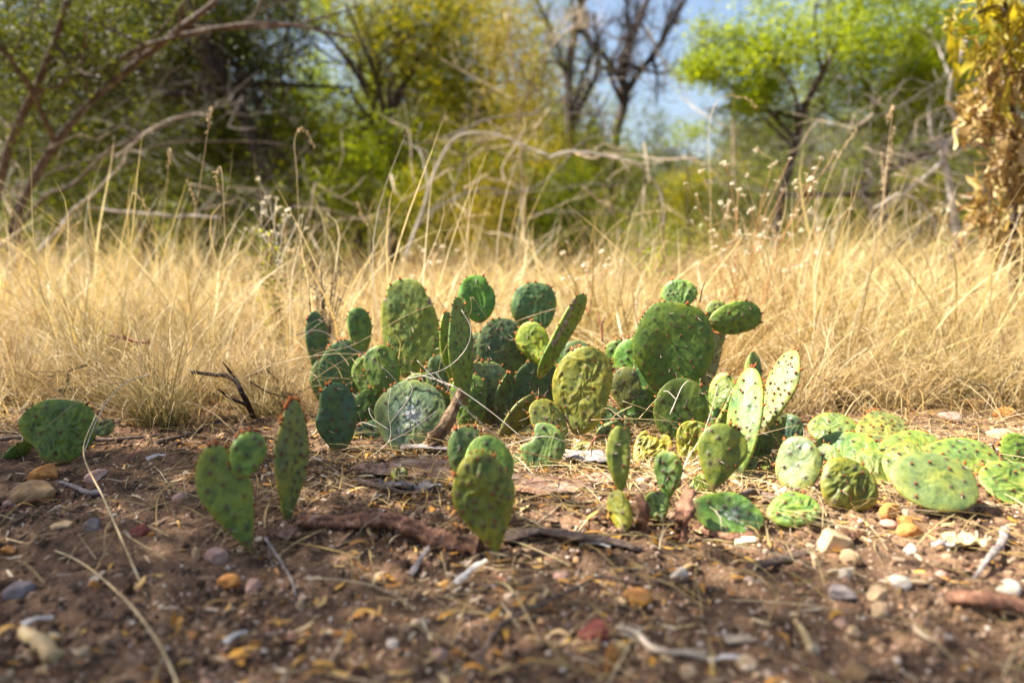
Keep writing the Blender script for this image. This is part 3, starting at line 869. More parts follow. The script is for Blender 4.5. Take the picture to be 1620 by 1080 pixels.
    for p_, n_, z_ in zip(P1, N1, Sz):
        z_ *= 1.35 * tuft * rng.choice([0.45, 0.7, 0.9, 1.1, 1.35])
        a_ = np.cross(n_, [0.3, 0.5, 0.8]); a_ /= np.linalg.norm(a_); b_ = np.cross(n_, a_)
        # woolly pad of the areole
        VV = V0 * np.array([1, 1, 0.8]) * 0.00135 * z_
        mb.add(p_ + VV[:, :1] * a_ + VV[:, 1:2] * b_ + (VV[:, 2:] + 0.0004) * n_, None, F0, rnd=rng.uniform(0, 0.5), s=0.25)
        m_ = 11
        ph = rng.uniform(0, 6.28, m_); sp_ = rng.uniform(0.05, 0.95, m_); ln = 0.0036 * z_ * rng.uniform(0.5, 1.2, m_)
        d_ = n_[None] + sp_[:, None] * (np.cos(ph)[:, None] * a_ + np.sin(ph)[:, None] * b_)
        d_ /= np.linalg.norm(d_, axis=1)[:, None]
        e_ = np.cross(d_, n_ + 0.01); e_ /= np.linalg.norm(e_, axis=1)[:, None] + 1e-9
        f_ = np.cross(d_, e_); wq = 0.00042 * z_
        ap = p_ + d_ * ln[:, None]; bs = p_[None] + 0.0006 * z_ * (d_ - n_)
        VV = np.stack([bs + e_ * wq, bs - 0.5 * e_ * wq + 0.87 * f_ * wq, bs - 0.5 * e_ * wq - 0.87 * f_ * wq, ap], 1).reshape(-1, 3)
        t_ = np.array([[0, 1, 3], [1, 2, 3], [2, 0, 3]])
        TT = (t_[None] + (np.arange(m_) * 4)[:, None, None]).reshape(-1, 3)
        mb.add(VV, None, TT, rnd=np.repeat(rng.uniform(0.2, 1.0, m_), 4), s=np.tile([0.3, 0.3, 0.3, 1.0], m_))
    if mb.n:
        obj('areole_bristles', mb.build('areole_bristles', M['glochid'], B), o, 'stuff')
    if spines and P1:
        for q in rng.integers(0, len(P1), spines):
            d_ = N1[q] * 1.0 + rng.normal(0, 0.45, 3); d_ /= np.linalg.norm(d_)
            l_ = rng.uniform(0.009, 0.022)
            V_, Q_, T_ = tube(np.array([P1[q] + d_ * l_ * t for t in (0, 0.5, 1)]), 0.00050, 0.00008, 4)
            ms.add(V_, Q_, T_)
        obj('spine', ms.build('spine', M['spine'], B), o, 'stuff')
    return o

def cactus(px, py, label, group='prickly pear plants in the clump'):
    return empty('prickly_pear', G(px, py), label, 'cactus', group)

# --- rear left plant
c = cactus(635, 705, 'tall prickly pear with a big oval pad, at the left rear of the clump')
pad(c, 505, 600, 497, 492, 36, 1.86, col=BLU, yaw=0.35)
pad(c, 540, 665, 553, 540, 84, 1.82, col=BLU, wr=0.4)
pad(c, 573, 562, 565, 486, 42, 1.84, col=GRN, yaw=0.35, wr=0.3)
pad(c, 660, 612, 641, 439, 97, 1.78, 1.80, col=(0.145, 0.215, 0.06), k=0.02, wr=0.30, yaw=-0.28, spines=9, sparse=1.25, bites=((3.9, 0.07, 0.09), (2.35, 0.05, 0.08)), patch=((-0.72, 0.82, 0.04), (0.74, 0.76, 0.05)))
pad(c, 672, 660, 662, 588, 62, 1.75, col=GRN, wr=0.7)
pad(c, 614, 622, 598, 547, 60, 1.66, col=(0.12, 0.18, 0.04), k=0.12, wr=0.2, sparse=1.05)
pad(c, 605, 690, 592, 613, 92, 1.68, 1.70, col=DRK, k=0.1, yaw=0.25)
pad(c, 640, 722, 660, 602, 116, 1.49, 1.56, col=GRY, wr=0.4, web=0.75, k=0.12, label='grey green pad covered with white cobweb')
pad(c, 600, 722, 590, 665, 70, 1.60, col=BLU, web=0.4)
pad(c, 528, 660, 520, 560, 60, 1.84, col=BLU, wr=0.4)
pad(c, 585, 640, 582, 560, 54, 1.80, col=GRN, wr=0.4, yaw=-0.3)
pad(c, 560, 712, 552, 640, 66, 1.66, col=DRK, wr=0.3, yaw=0.3)
pad(c, 625, 690, 632, 600, 70, 1.74, col=GRN, wr=0.4)
pad(c, 690, 690, 688, 615, 58, 1.66, col=BLU, wr=0.4, yaw=0.4)
pad(c, 640, 700, 700, 640, 60, 1.60, col=OLV, wr=0.6, yaw=-0.4, cork=0.9)
# --- blue pad
c = cactus(535, 702, 'single blue green prickly pear pad standing upright left of the cobwebbed pad')
pad(c, 537, 715, 530, 607, 66, 1.50, 1.51, col=(0.062, 0.125, 0.078), wr=0.12, k=0.08, sq=0.85, yaw=0.12, spines=4, bites=((4.35, 0.12, 0.28),), cork=0.35)
# --- centre rear plant
c = cactus(770, 690, 'prickly pear with thin scarred pads, in the middle rear of the clump')
pad(c, 735, 640, 724, 472, 66, 1.62, 1.64, col=(0.13, 0.19, 0.075), yaw=0.95, wr=0.15, T=0.016, k=0.12, patch=[(0.80, 0.08 + 0.085 * q, 0.085) for q in range(10)], cork=0.1, label='pad seen edge on with a dark corky scar')
pad(c, 720, 620, 708, 492, 50, 1.70, col=GRN, yaw=0.9, T=0.014)
pad(c, 760, 512, 750, 433, 58, 1.82, col=VIV, wr=0.3, k=0.05, bites=((2.2, 0.10, 0.2),))
pad(c, 847, 528, 842, 446, 76, 1.88, col=(0.09, 0.19, 0.075), wr=0.4, k=0.12)
pad(c, 772, 612, 760, 522, 60, 1.84, col=GRY, wr=0.3)
pad(c, 800, 606, 789, 503, 86, 1.76, col=(0.075, 0.125, 0.06), wr=0.3, k=0.1, yaw=0.1)
pad(c, 860, 576, 829, 511, 53, 1.70, col=(0.19, 0.31, 0.03), wr=0.3, yaw=-0.35, k=0.05)
pad(c, 850, 600, 926, 466, 56, 1.66, 1.72, col=(0.14, 0.21, 0.04), yaw=1.05, wr=0.2, T=0.014, k=0.05, patch=[(-0.72, 0.38 + 0.08 * q, 0.10) for q in range(7)], label='diagonal pad seen edge on with a black scar')
pad(c, 772, 680, 762, 570, 82, 1.72, col=GRY, wr=0.3, yaw=0.1)
pad(c, 822, 700, 862, 570, 76, 1.74, col=(0.06, 0.12, 0.055), yaw=0.25)
pad(c, 795, 690, 806, 592, 66, 1.70, col=(0.06, 0.12, 0.06), yaw=1.0, T=0.014)
pad(c, 905, 620, 915, 540, 60, 1.80, col=BLU, wr=0.2)
pad(c, 745, 690, 740, 590, 60, 1.66, col=GRN, wr=0.5, yaw=-0.2)
pad(c, 700, 640, 694, 560, 46, 1.74, col=BLU, wr=0.3)
pad(c, 870, 640, 885, 560, 62, 1.76, col=GRN, wr=0.4)
pad(c, 830, 735, 812, 668, 58, 1.58, col=GRY, wr=0.6, yaw=-0.5, cork=0.7)
# --- wrinkled pad
c = cactus(905, 700, 'prickly pear with a large wrinkled yellow green pad, right of the torn wood')
pad(c, 912, 690, 931, 549, 101, 1.50, 1.53, col=(0.17, 0.225, 0.035), wr=0.85, k=0.10, yaw=-0.12, spines=7, sparse=1.1, cork=0.8, bites=((5.6, 0.10, 0.3),), patch=((-0.55, 0.14, 0.16),), label='large wrinkled yellow green pad with a rotted base')
pad(c, 985, 645, 991, 579, 48, 1.62, col=(0.10, 0.115, 0.035), wr=0.2, sparse=1.1, k=0.05)
pad(c, 892, 712, 850, 632, 66, 1.47, 1.50, col=(0.16, 0.215, 0.05), yaw=0.5, wr=0.25, cork=0.4)
pad(c, 788, 690, 862, 628, 50, 1.52, 1.56, col=(0.15, 0.17, 0.05), yaw=0.75, wr=0.5, cork=0.9)
pad(c, 848, 750, 868, 668, 72, 1.33, 1.36, col=(0.12, 0.19, 0.075), k=0.08, wr=0.15, bites=((4.3, 0.45, 0.45),), cork=0.5, label='grey green pad with a torn upper edge')
pad(c, 790, 740, 850, 728, 46, 1.36, 1.44, col=GRY, yaw=-0.7, wr=0.3, web=0.4)
pad(c, 950, 700, 955, 640, 70, 1.62, col=BLU)
pad(c, 950, 730, 985, 668, 60, 1.50, col=GRN, wr=0.7, yaw=-0.4, cork=0.7)
pad(c, 905, 745, 935, 700, 44, 1.42, col=OLV, wr=1.0, yaw=-0.6, cork=0.9)
# --- big right plant
c = cactus(1055, 705, 'tallest prickly pear of the right half, with a broad square shouldered pad')
pad(c, 1052, 622, 1074, 480, 128, 1.68, 1.70, col=(0.10, 0.175, 0.02), wr=0.05, k=0.10, sq=0.60, yaw=0.10, spines=8, sparse=1.25, cork=0.30, skew=0.05, label='broad dark green pad with a bright rim')
pad(c, 1073, 492, 1073, 442, 55, 1.78, col=(0.12, 0.23, 0.09), wr=0.4, k=0.03, sparse=0.85, sq=0.85)
pad(c, 1120, 512, 1204, 496, 54, 1.72, 1.72, col=(0.10, 0.20, 0.035), wr=0.15, k=0.1, sparse=0.95, yaw=0.1)
pad(c, 1128, 512, 1142, 478, 40, 1.78, col=LGT)
pad(c, 1000, 612, 1003, 536, 66, 1.80, col=VIV)
pad(c, 985, 600, 975, 538, 44, 1.90, col=GRN)
pad(c, 1050, 715, 1062, 570, 135, 1.76, col=(0.045, 0.125, 0.04), k=0.08, wr=0.2)
pad(c, 1076, 712, 1080, 599, 92, 1.57, 1.59, col=(0.075, 0.125, 0.022), k=0.04, wr=0.10, sparse=1.3, yaw=0.12, label='plain dark green pad with a bright left rim')
pad(c, 1112, 630, 1134, 528, 46, 1.74, col=GRY, yaw=1.0, T=0.014)
pad(c, 1124, 560, 1142, 520, 26, 1.76, col=LGT, yaw=0.5)
pad(c, 1150, 720, 1140, 640, 60, 1.60, col=DRK, yaw=0.9)
pad(c, 1100, 700, 1118, 610, 70, 1.66, col=GRN, wr=0.4)
pad(c, 1010, 700, 1012, 610, 66, 1.70, col=GRN, wr=0.3)
pad(c, 1128, 660, 1150, 590, 40, 1.62, col=LGT, wr=0.3, yaw=-0.3)
# --- small front ones
c = cactus(982, 838, 'short prickly pear of one narrow speckled pad on a small yellowing pad')
pad(c, 990, 842, 972, 776, 44, 1.06, 1.09, col=(0.26, 0.30, 0.05), wr=0.7, cork=0.8, yaw=-0.4, spines=1)
pad(c, 982, 782, 978, 674, 42, 1.10, 1.12, col=(0.19, 0.25, 0.045), wr=0.12, sparse=0.8, k=0.02, tp=0.4, yaw=0.15, cork=0.5)
c = cactus(1040, 818, 'short prickly pear with a small round pad right of the narrow speckled pad')
pad(c, 1048, 824, 1028, 780, 50, 1.09, 1.12, col=GRN, wr=0.9, cork=0.7, yaw=-0.3, spines=1)
pad(c, 1056, 793, 1056, 712, 48, 1.13, 1.15, col=(0.15, 0.24, 0.055), wr=0.55, sparse=0.75, k=0.1, tp=0.45, yaw=-0.1)
c = cactus(1032, 735, 'shrivelled yellow prickly pear curled up between the small pads')
pad(c, 1005, 742, 1052, 688, 62, 1.40, 1.44, col=(0.22, 0.24, 0.03), wr=1.3, cork=0.9, bend=0.5, bites=((3.6, 0.35, 0.4),), yaw=-0.3)
pad(c, 1085, 745, 1108, 672, 60, 1.42, 1.47, col=(0.25, 0.27, 0.03), wr=1.3, cork=0.8, bend=0.4)
c = cactus(1120, 800, 'prickly pear with an upright round pad on a collapsed dirty pad')
pad(c, 1092, 803, 1203, 828, 80, 1.10, 1.09, col=(0.13, 0.22, 0.055), yaw=-0.52, wr=0.6, web=0.7, cork=0.7, bend=0.3, k=0.02, label='collapsed pad dusted with white fibres', spines=2)
pad(c, 1128, 776, 1150, 669, 79, 1.16, 1.19, col=(0.13, 0.18, 0.03), wr=0.12, k=0.08, tp=0.4, yaw=0.18, sparse=0.95, cork=0.35)
pad(c, 1135, 782, 1095, 758, 40, 1.22, 1.24, col=LGT, wr=0.3, yaw=-0.4, spines=0)
# --- sunlit uprights
c = cactus(1165, 765, 'pale sunlit prickly pear with two tall leaning narrow pads')
pad(c, 1162, 770, 1187, 582, 68, 1.30, 1.40, col=LGT, yaw=-0.62, tp=0.25, wr=0.30, k=0.0, sparse=1.0, tuft=1.15, T=0.015)
pad(c, 1206, 686, 1254, 552, 58, 1.40, 1.48, col=LGT, yaw=-0.75, tp=0.25, wr=0.25, k=0.05, sparse=0.7, tuft=1.25, T=0.014)
pad(c, 1190, 640, 1192, 555, 34, 1.50, 1.54, col=LGT, yaw=0.8, tuft=1.1)
pad(c, 1130, 685, 1178, 605, 40, 1.46, 1.50, col=GRN, yaw=1.1)
pad(c, 1172, 770, 1222, 668, 66, 1.40, 1.44, col=DRK, yaw=1.0, T=0.015)
pad(c, 1145, 772, 1190, 722, 44, 1.32, 1.36, col=LGT, yaw=-0.5, wr=0.3)
pad(c, 1165, 762, 1236, 722, 50, 1.36, 1.44, col=(0.17, 0.24, 0.06), yaw=-0.9, wr=0.15, cork=0.6)
pad(c, 1215, 740, 1232, 650, 60, 1.48, col=GRN, wr=0.5, yaw=0.2)
# --- right group
c = cactus(1262, 778, 'low prickly pear with a bluish half shaded pad, right of the sunlit pads')
pad(c, 1260, 784, 1264, 689, 74, 1.22, 1.27, col=(0.11, 0.18, 0.062), wr=0.15, k=0.02, sparse=1.05, yaw=-0.2)
pad(c, 1245, 715, 1240, 655, 60, 1.48, col=BLU)
pad(c, 1214, 816, 1294, 796, 72, 1.10, 1.11, col=(0.14, 0.235, 0.06), wr=0.9, yaw=-0.55, k=0.08, sparse=1.2, cork=0.4)
c = cactus(1330, 800, 'prickly pear with a dark wrinkled pad in front of a smooth pale one')
pad(c, 1332, 775, 1336, 682, 112, 1.34, 1.42, col=(0.14, 0.21, 0.055), wr=0.30, k=0.0, sparse=1.15, yaw=-0.1)
pad(c, 1312, 802, 1366, 738, 98, 1.14, 1.17, col=(0.15, 0.185, 0.03), wr=1.0, k=0.03, cork=0.6, yaw=0.2, sparse=1.15, label='dark wrinkled yellow green pad')
pad(c, 1316, 705, 1316, 654, 74, 1.52, 1.58, col=GRN, wr=0.3, k=0.0)
pad(c, 1290, 770, 1300, 700, 70, 1.36, 1.40, col=GRN, wr=0.4, yaw=-0.3)
pad(c, 1380, 790, 1388, 712, 64, 1.26, 1.32, col=(0.15, 0.20, 0.05), wr=0.5, yaw=0.2)
c = cactus(1395, 715, 'small round bright prickly pear pad lying back against the straw')
pad(c, 1386, 716, 1406, 651, 76, 1.44, 1.56, col=LGT, wr=0.5, k=0.03, sparse=0.85, sq=0.85)
c = cactus(1480, 830, 'sprawling prickly pear with a large smooth round pad above the orange stones')
pad(c, 1404, 750, 1550, 771, 118, 1.15, 1.12, col=(0.128, 0.208, 0.064), yaw=-0.62, wr=0.08, k=0.05, sparse=1.2, T=0.014, spines=6, sq=0.88, label='large smooth round pad facing the light')
pad(c, 1398, 765, 1478, 690, 96, 1.32, 1.42, col=(0.16, 0.225, 0.05), wr=0.3, yaw=-0.3, k=0.0)
pad(c, 1420, 770, 1440, 700, 70, 1.24, 1.32, col=(0.16, 0.215, 0.045), wr=0.5, yaw=-0.2, cork=0.5)
pad(c, 1440, 745, 1580, 718, 92, 1.34, 1.36, col=(0.145, 0.215, 0.065), wr=0.25, yaw=-0.5, k=0.0)
c = cactus(1640, 790, 'prickly pear reaching in from the right edge beside the large smooth pad')
pad(c, 1665, 762, 1553, 762, 88, 1.20, 1.20, col=(0.145, 0.215, 0.055), wr=0.6, yaw=0.65, k=0.0, cork=0.4)
pad(c, 1660, 722, 1580, 706, 58, 1.42, 1.42, col=GRN, wr=0.4, yaw=0.3)
# --- left edge
c = cactus(80, 730, 'wrinkled squarish prickly pear alone at the far left by the brown stone')
pad(c, 88, 734, 104, 630, 106, 1.41, 1.44, col=(0.13, 0.20, 0.06), wr=1.15, k=0.02, sq=0.68, sparse=1.1, cork=0.1, yaw=-0.1, bites=((5.4, 0.08, 0.3),))
pad(c, 147, 684, 181, 670, 26, 1.42, 1.42, col=(0.13, 0.21, 0.09), wr=0.5, sparse=0.5, T=0.008, spines=3, tuft=0.7)
pad(c, -25, 765, 48, 700, 46, 1.44, 1.48, col=GRN, yaw=0.9, wr=0.4)
# --- front left
c = cactus(392, 862, 'front left prickly pear, a leaning pad with a small pad on its shoulder')
pad(c, 396, 872, 331, 704, 83, 1.00, 1.02, col=(0.15, 0.225, 0.045), wr=0.15, k=0.05, tp=0.42, sparse=0.95, yaw=-0.15, T=0.013, spines=4)
pad(c, 380, 757, 404, 682, 57, 1.01, 1.03, col=(0.15, 0.23, 0.07), wr=0.25, k=0.05, sparse=0.72, yaw=0.1, spines=3)
c = cactus(455, 826, 'narrow upright prickly pear pad standing alone left of the peeling root')
pad(c, 455, 834, 464, 630, 72, 1.10, 1.14, col=(0.145, 0.22, 0.065), wr=0.12, k=0.0, tp=0.35, sparse=0.75, yaw=0.82, T=0.014, spines=4)
# --- front centre
c = cactus(785, 872, 'front centre prickly pear pad with a pointed base, crimson dotted rim')
pad(c, 788, 880, 752, 712, 100, 1.00, 1.02, col=(0.19, 0.225, 0.03), wr=0.7, k=0.05, tp=0.5, sparse=0.88, yaw=0.1, T=0.012, skew=0.0, cork=0.6, spines=2)
c = cactus(762, 790, 'pair of rounded prickly pear pads right behind the front centre pad')
pad(c, 778, 800, 766, 690, 78, 1.14, 1.17, col=(0.14, 0.225, 0.055), wr=0.2, k=0.05, sparse=0.95)
pad(c, 745, 780, 738, 673, 66, 1.24, 1.26, col=(0.12, 0.215, 0.06), wr=0.25, k=0.03, sparse=1.0)
c = cactus(632, 768, 'tiny yellow prickly pear bud growing on the dead bark')
pad(c, 633, 772, 631, 738, 28, 1.27, col=YEL, wr=0.8, sparse=0.4, T=0.010, spines=0, tuft=0.6)

# ================================================================== WOOD, STICKS AND STONES
def stick(name, pts, r0, r1, mat, label, cat, rough=0.35, k=8, n=24, forks=(), power=1.0, flat=1.0, group=None):
    """pts: world points. forks: lists of world points starting on the stick, each a branch part"""
    e = empty(name, pts[0], label, cat, group)
    V, Q, T = tube(smooth_path(pts, n), r0, r1, k, rough, power, int(rng.integers(99)), flat)
    mb = MB(); mb.add(V, Q, T); obj('main_stem', mb.build('main_stem', mat, pts[0]), e)
    for f, fr in forks:
        V, Q, T = tube(smooth_path(f, 12), fr, fr * 0.35, 6, rough, 1.0, int(rng.integers(99)))
        mb = MB(); mb.add(V, Q, T); obj('branch', mb.build('branch', mat, pts[0]), e)
    return e

def single(name, me, loc, label, cat, group=None):
    o = obj(name, me, loc=loc); tag(o, label, cat, group); return o

def GL(px, py, up=0.0):
    p = G(px, py); p.z += up; return p

stick('forked_stick', [P(303, 588, 1.72), P(335, 592, 1.72), P(368, 598, 1.70), P(385, 625, 1.68), GL(402, 662)], 0.0042, 0.0062, M['black'],
      'black forked stick propped up among the grass on the left', 'stick', 0.3, forks=[([P(372, 600, 1.70), P(362, 585, 1.70), P(352, 572, 1.70)], 0.0042), ([P(390, 640, 1.67), P(365, 630, 1.64), P(345, 615, 1.6)], 0.004)])
stick('dead_pod', [P(170, 530, 1.85), P(190, 533, 1.85), P(215, 540, 1.85), P(236, 541, 1.85)], 0.0018, 0.004, M['rustStem'],
      'dark red split seed pod caught in the grass on the left', 'seed pod', 0.3, k=6, forks=[([P(190, 533, 1.85), P(180, 540, 1.85), P(172, 541, 1.85)], 0.002), ([P(230, 541, 1.85), P(215, 545, 1.85), P(200, 548, 1.85)], 0.002), ([P(200, 536, 1.85), P(195, 530, 1.85), P(193, 522, 1.85)], 0.0025)])
stick('forked_twig', [GL(742, 1085, .004), GL(790, 1000, .006), GL(850, 972, .010), GL(905, 948, .012), GL(950, 930, .014), GL(1010, 932, .008), GL(1085, 922, .004)], 0.0028, 0.0012, M['stick'],
      'long forked twig lying across the foreground soil', 'twig', 0.3, n=40,
      forks=[([GL(850, 972, .010), GL(770, 975, .006), GL(700, 985, .004), GL(645, 995, .003)], 0.0020), ([GL(950, 930, .014), GL(957, 915, .022), GL(958, 900, .03)], 0.0014), ([GL(895, 952, .012), GL(905, 972, .012), GL(918, 985, .004)], 0.0014)])
stick('bark_strip', [GL(1160, 915, .003), GL(1200, 900, .005), GL(1245, 888, .006), GL(1283, 876, .006)], 0.005, 0.007, M['stick'],
      'dark rotten strip of bark left of the large tan stone', 'bark', 0.7, 10, 30, flat=0.6)
stick('curled_bark', [GL(1590, 848, .012), GL(1583, 872, .012), GL(1562, 895, .010), GL(1540, 920, .004)], 0.0065, 0.0022, M['greyBark'],
      'grey curved shard of bark below the large smooth pad', 'bark', 0.6, 9, 26, flat=0.5)
stick('brown_log', [GL(1500, 958, .008), GL(1545, 962, .010), GL(1600, 972, .010), GL(1670, 990, .010)], 0.009, 0.011, M['root'],
      'smooth brown piece of log at the right edge of the soil', 'log', 0.35, 12, 30, flat=0.7)
stick('peeling_root', [GL(470, 838, .004), GL(545, 836, .010), GL(610, 838, .016), GL(665, 850, .016), GL(705, 868, .012), GL(762, 872, .008)], 0.008, 0.0125, M['root'],
      'thick root with peeling red bark lying left of the front centre pad', 'root', 0.8, 22, 110, power=0.8)
stick('root_piece', [GL(800, 862, .008), GL(850, 855, .012), GL(905, 862, .012), GL(960, 868, .010), GL(1015, 872, .003)], 0.009, 0.006, M['stick'],
      'dark half buried root running right of the front centre pad', 'root', 0.7, 14, 50, flat=0.7)
stick('torn_stump', [GL(676, 712, .002), P(695, 688, 1.47), P(712, 655, 1.50), P(729, 618, 1.54)], 0.015, 0.007, M['wood'],
      'torn tan woody stem leaning up to the scarred pads', 'stump', 0.75, 28, 60)
stick('weathered_plank', [GL(635, 716, .012), GL(670, 717, .014), GL(712, 720, .012)], 0.009, 0.006, M['greyBark'],
      'flat grey splinter of wood at the foot of the torn stem', 'wood', 0.5, 10, 24, flat=0.35)
stick('rotten_stub', [GL(1075, 850, 0), P(1082, 812, 1.06), P(1094, 775, 1.08)], 0.011, 0.007, M['root'],
      'brown rotten stub standing left of the collapsed pad', 'stump', 1.1, 14, 30)
stick('rotten_stump', [GL(1012, 842, 0), P(1020, 810, 1.06), P(1010, 782, 1.07)], 0.008, 0.004, M['root'],
      'small rotten stem between the two short prickly pears', 'stump', 0.8, 12, 24)
stick('collapsed_edge', [GL(1092, 838, .004), GL(1130, 852, .006), GL(1165, 858, .006), GL(1200, 850, .004)], 0.007, 0.005, M['root'],
      'brown decayed rim of rotten tissue under the collapsed pad', 'rotten rim', 0.7, 12, 40, flat=0.7)
stick('red_stem', [GL(-20, 822, .004), GL(60, 800, .012), P(130, 780, 1.25), P(175, 750, 1.28), P(205, 722, 1.30), P(232, 688, 1.32)], 0.0013, 0.0009, M['rustStem'],
      'thin rust red stem rising beside the brown stone on the left', 'stem', 0.1, 6, 30, forks=[([GL(60, 800, .012), GL(85, 806, .01), GL(80, 795, .01)], 0.0008)])
stick('bent_straw', [P(152, 655, 1.35), P(132, 715, 1.22), P(165, 790, 1.10), P(200, 870, 0.98), GL(231, 946, .004)], 0.0011, 0.0014, M['straw'],
      'long pale bent straw leaning in front of the wrinkled pad on the left', 'straw', 0.1, 6, 30)
stick('curved_straw', [GL(10, 855, .003), GL(110, 885, .005), P(185, 935, 0.86), P(240, 1000, 0.76), P(272, 1060, 0.71), P(285, 1100, 0.67)], 0.0012, 0.0013, M['straw'],
      'curved straw arching across the lower left foreground', 'straw', 0.1, 6, 34)
stick('arched_straw', [P(132, 718, 1.42), P(160, 650, 1.44), P(195, 608, 1.46), P(235, 592, 1.50)], 0.0012, 0.0009, M['paleStraw'],
      'pale arched straw bending over beside the wrinkled pad', 'straw', 0.1, 6, 24)
stick('grey_twig', [GL(420, 855, .004), GL(445, 895, .006), GL(462, 925, .005), GL(468, 945, .002)], 0.0022, 0.0012, M['greyBark'],
      'split grey twig in front of the narrow upright pad', 'twig', 0.4, 6, 20, forks=[([GL(425, 860, .004), GL(428, 890, .004), GL(440, 905, .003)], 0.0012)])
stick('pale_bark_roll', [GL(40, 1010, .008), GL(65, 1030, .010), GL(85, 1050, .008)], 0.009, 0.008, M['cap'],
      'pale roll of bark in the lower left corner', 'bark', 0.6, 12, 20, flat=0.8)
stick('finger_bone_wood', [GL(975, 1000, .006), GL(1005, 1010, .008), GL(1035, 1035, .006), GL(1090, 1040, .004), GL(1120, 1046, .002)], 0.005, 0.002, M['barkTan'],
      'bleached ragged root right of the dark red stone', 'root', 0.7, 8, 30, flat=0.7)
stick('short_peg', [GL(1258, 985, .003), GL(1272, 1010, .006), GL(1283, 1032, .004)], 0.003, 0.0042, M['cap'],
      'short pale woody peg in the right foreground', 'peg', 0.4, 8, 16)
stick('grey_branchlet', [GL(95, 765, .004), GL(120, 775, .006), GL(140, 785, .006), GL(160, 782, .004)], 0.003, 0.005, M['greyBark'],
      'knotty grey branchlet right of the brown stone on the left', 'twig', 0.5, 8, 20)
for k_, (pp, lab) in enumerate([([(0, 698), (90, 694), (180, 700), (260, 692)], 'long dark fallen stem behind the wrinkled pad on the left'),
                                ([(-10, 652), (60, 660), (130, 668), (190, 676)], 'thin dark fallen stem at the far left edge of the grass'),
                                ([(250, 705), (300, 690), (350, 668), (400, 660)], 'crooked brown stem under the black forked stick'),
                                ([(560, 765), (600, 775), (640, 785), (690, 783)], 'flaky brown stem below the tiny yellow bud'),
                                ([(1170, 790), (1195, 782), (1225, 795), (1245, 800)], 'grey rotten stem between the collapsed pad and the wrinkled small pad'),
                                ([(880, 705), (910, 712), (950, 730), (985, 735)], 'curled grey bark right of the torn edged pad')]):
    stick('fallen_stem', [GL(x, y, .006) for x, y in pp], 0.0055, 0.004, M['stick'] if k_ != 5 else M['greyBark'], lab, 'fallen stem', 0.6, 8, 30)

# dead flat pads and bark slabs
def slab(px, py, lx, ly, lz, mat, label, cat, rz=0, up=0.0, name='bark_slab', tilt=(0, 0), jag=0.55):
    nt, nr = 72, 16
    th = np.linspace(0, 2 * np.pi, nt, endpoint=False); sd = int(rng.integers(1, 999))
    out = 1 + jag * fbm(np.stack([np.cos(th) * 1.7, np.sin(th) * 1.7, 0 * th + sd], 1), 5, sd, 0.65)
    rr = np.linspace(0, 1, nr + 1)[1:]
    x = np.concatenate([[0], (rr[:, None] * (np.cos(th) * out)[None]).ravel()]) * lx
    y = np.concatenate([[0], (rr[:, None] * (np.sin(th) * out)[None]).ravel()]) * ly
    r = np.concatenate([[0], np.repeat(rr, nt)])
    w = fbm(np.stack([x / lx * 2.6, y / lx * 2.6, 0 * x + sd], 1), 5, sd + 4, 0.6)
    z = lz * (0.5 + 1.6 * w)
    th_ = lz * 0.35 * (1 - r ** 4)
    V = np.concatenate([np.stack([x, y, z + th_], 1), np.stack([x, y, z - th_ - 0.0006], 1)])
    j = np.arange(nt); j2 = (j + 1) % nt; nV = len(x)
    T1 = np.stack([np.zeros(nt, int), 1 + j, 1 + j2], 1)
    Q1 = np.concatenate([np.stack([1 + i_ * nt + j, 1 + (i_ + 1) * nt + j, 1 + (i_ + 1) * nt + j2, 1 + i_ * nt + j2], 1) for i_ in range(nr - 1)])
    la = 1 + (nr - 1) * nt
    Q = np.concatenate([Q1, Q1[:, ::-1] + nV, np.stack([la + j, nV + la + j, nV + la + j2, la + j2], 1)])
    me = mesh(name, V, [Q, np.concatenate([T1, T1[:, ::-1] + nV])], mat)
    o = single(name, me, GL(px, py, up), label, cat)
    o.rotation_euler = (tilt[0], tilt[1], rz)
    return o
slab(690, 748, 0.075, 0.06, 0.007, M['slab'], 'flat decayed pinkish pad lying behind the pair of rounded pads', 'dead pad', 0.1, 0.008, 'dead_pad')
slab(600, 752, 0.05, 0.02, 0.008, M['slab'], 'pale crusty bark under the tiny yellow bud', 'bark', 0.1, 0.010)
slab(850, 775, 0.085, 0.05, 0.006, M['slab'], 'flat dead pad right of the pair of rounded pads', 'dead pad', -0.2, 0.006, 'dead_pad')
slab(650, 778, 0.05, 0.018, 0.010, M['greyBark'], 'ragged grey flakes of bark in front of the tiny yellow bud', 'bark', -0.1, 0.006, jag=0.8)
slab(930, 735, 0.05, 0.03, 0.008, M['greyBark'], 'weathered slab of bark behind the narrow speckled pad', 'bark', -0.3, 0.010)
slab(945, 765, 0.05, 0.025, 0.007, M['slab'], 'brown crust of dead pad left of the narrow speckled pad', 'dead pad', -0.3, 0.006, 'dead_pad')
slab(1525, 862, 0.026, 0.014, 0.007, M['cap'], 'papery cream husk under the large smooth pad', 'husk', -0.4, 0.006, 'husk', jag=0.7)
slab(1495, 868, 0.022, 0.006, 0.005, M['white'], 'thin white curl of bark right of the tan stones', 'bark', 0.1, 0.005)
slab(455, 855, 0.018, 0.010, 0.007, M['slab'], 'crumpled brown leaf in front of the narrow upright pad', 'dead leaf', 0.2, 0.006, 'dead_leaf', jag=0.8)
slab(1350, 858, 0.016, 0.010, 0.006, M['litter'], 'crumpled brown leaf right of the large tan stone', 'dead leaf', 0.2, 0.006, 'dead_leaf', jag=0.8)

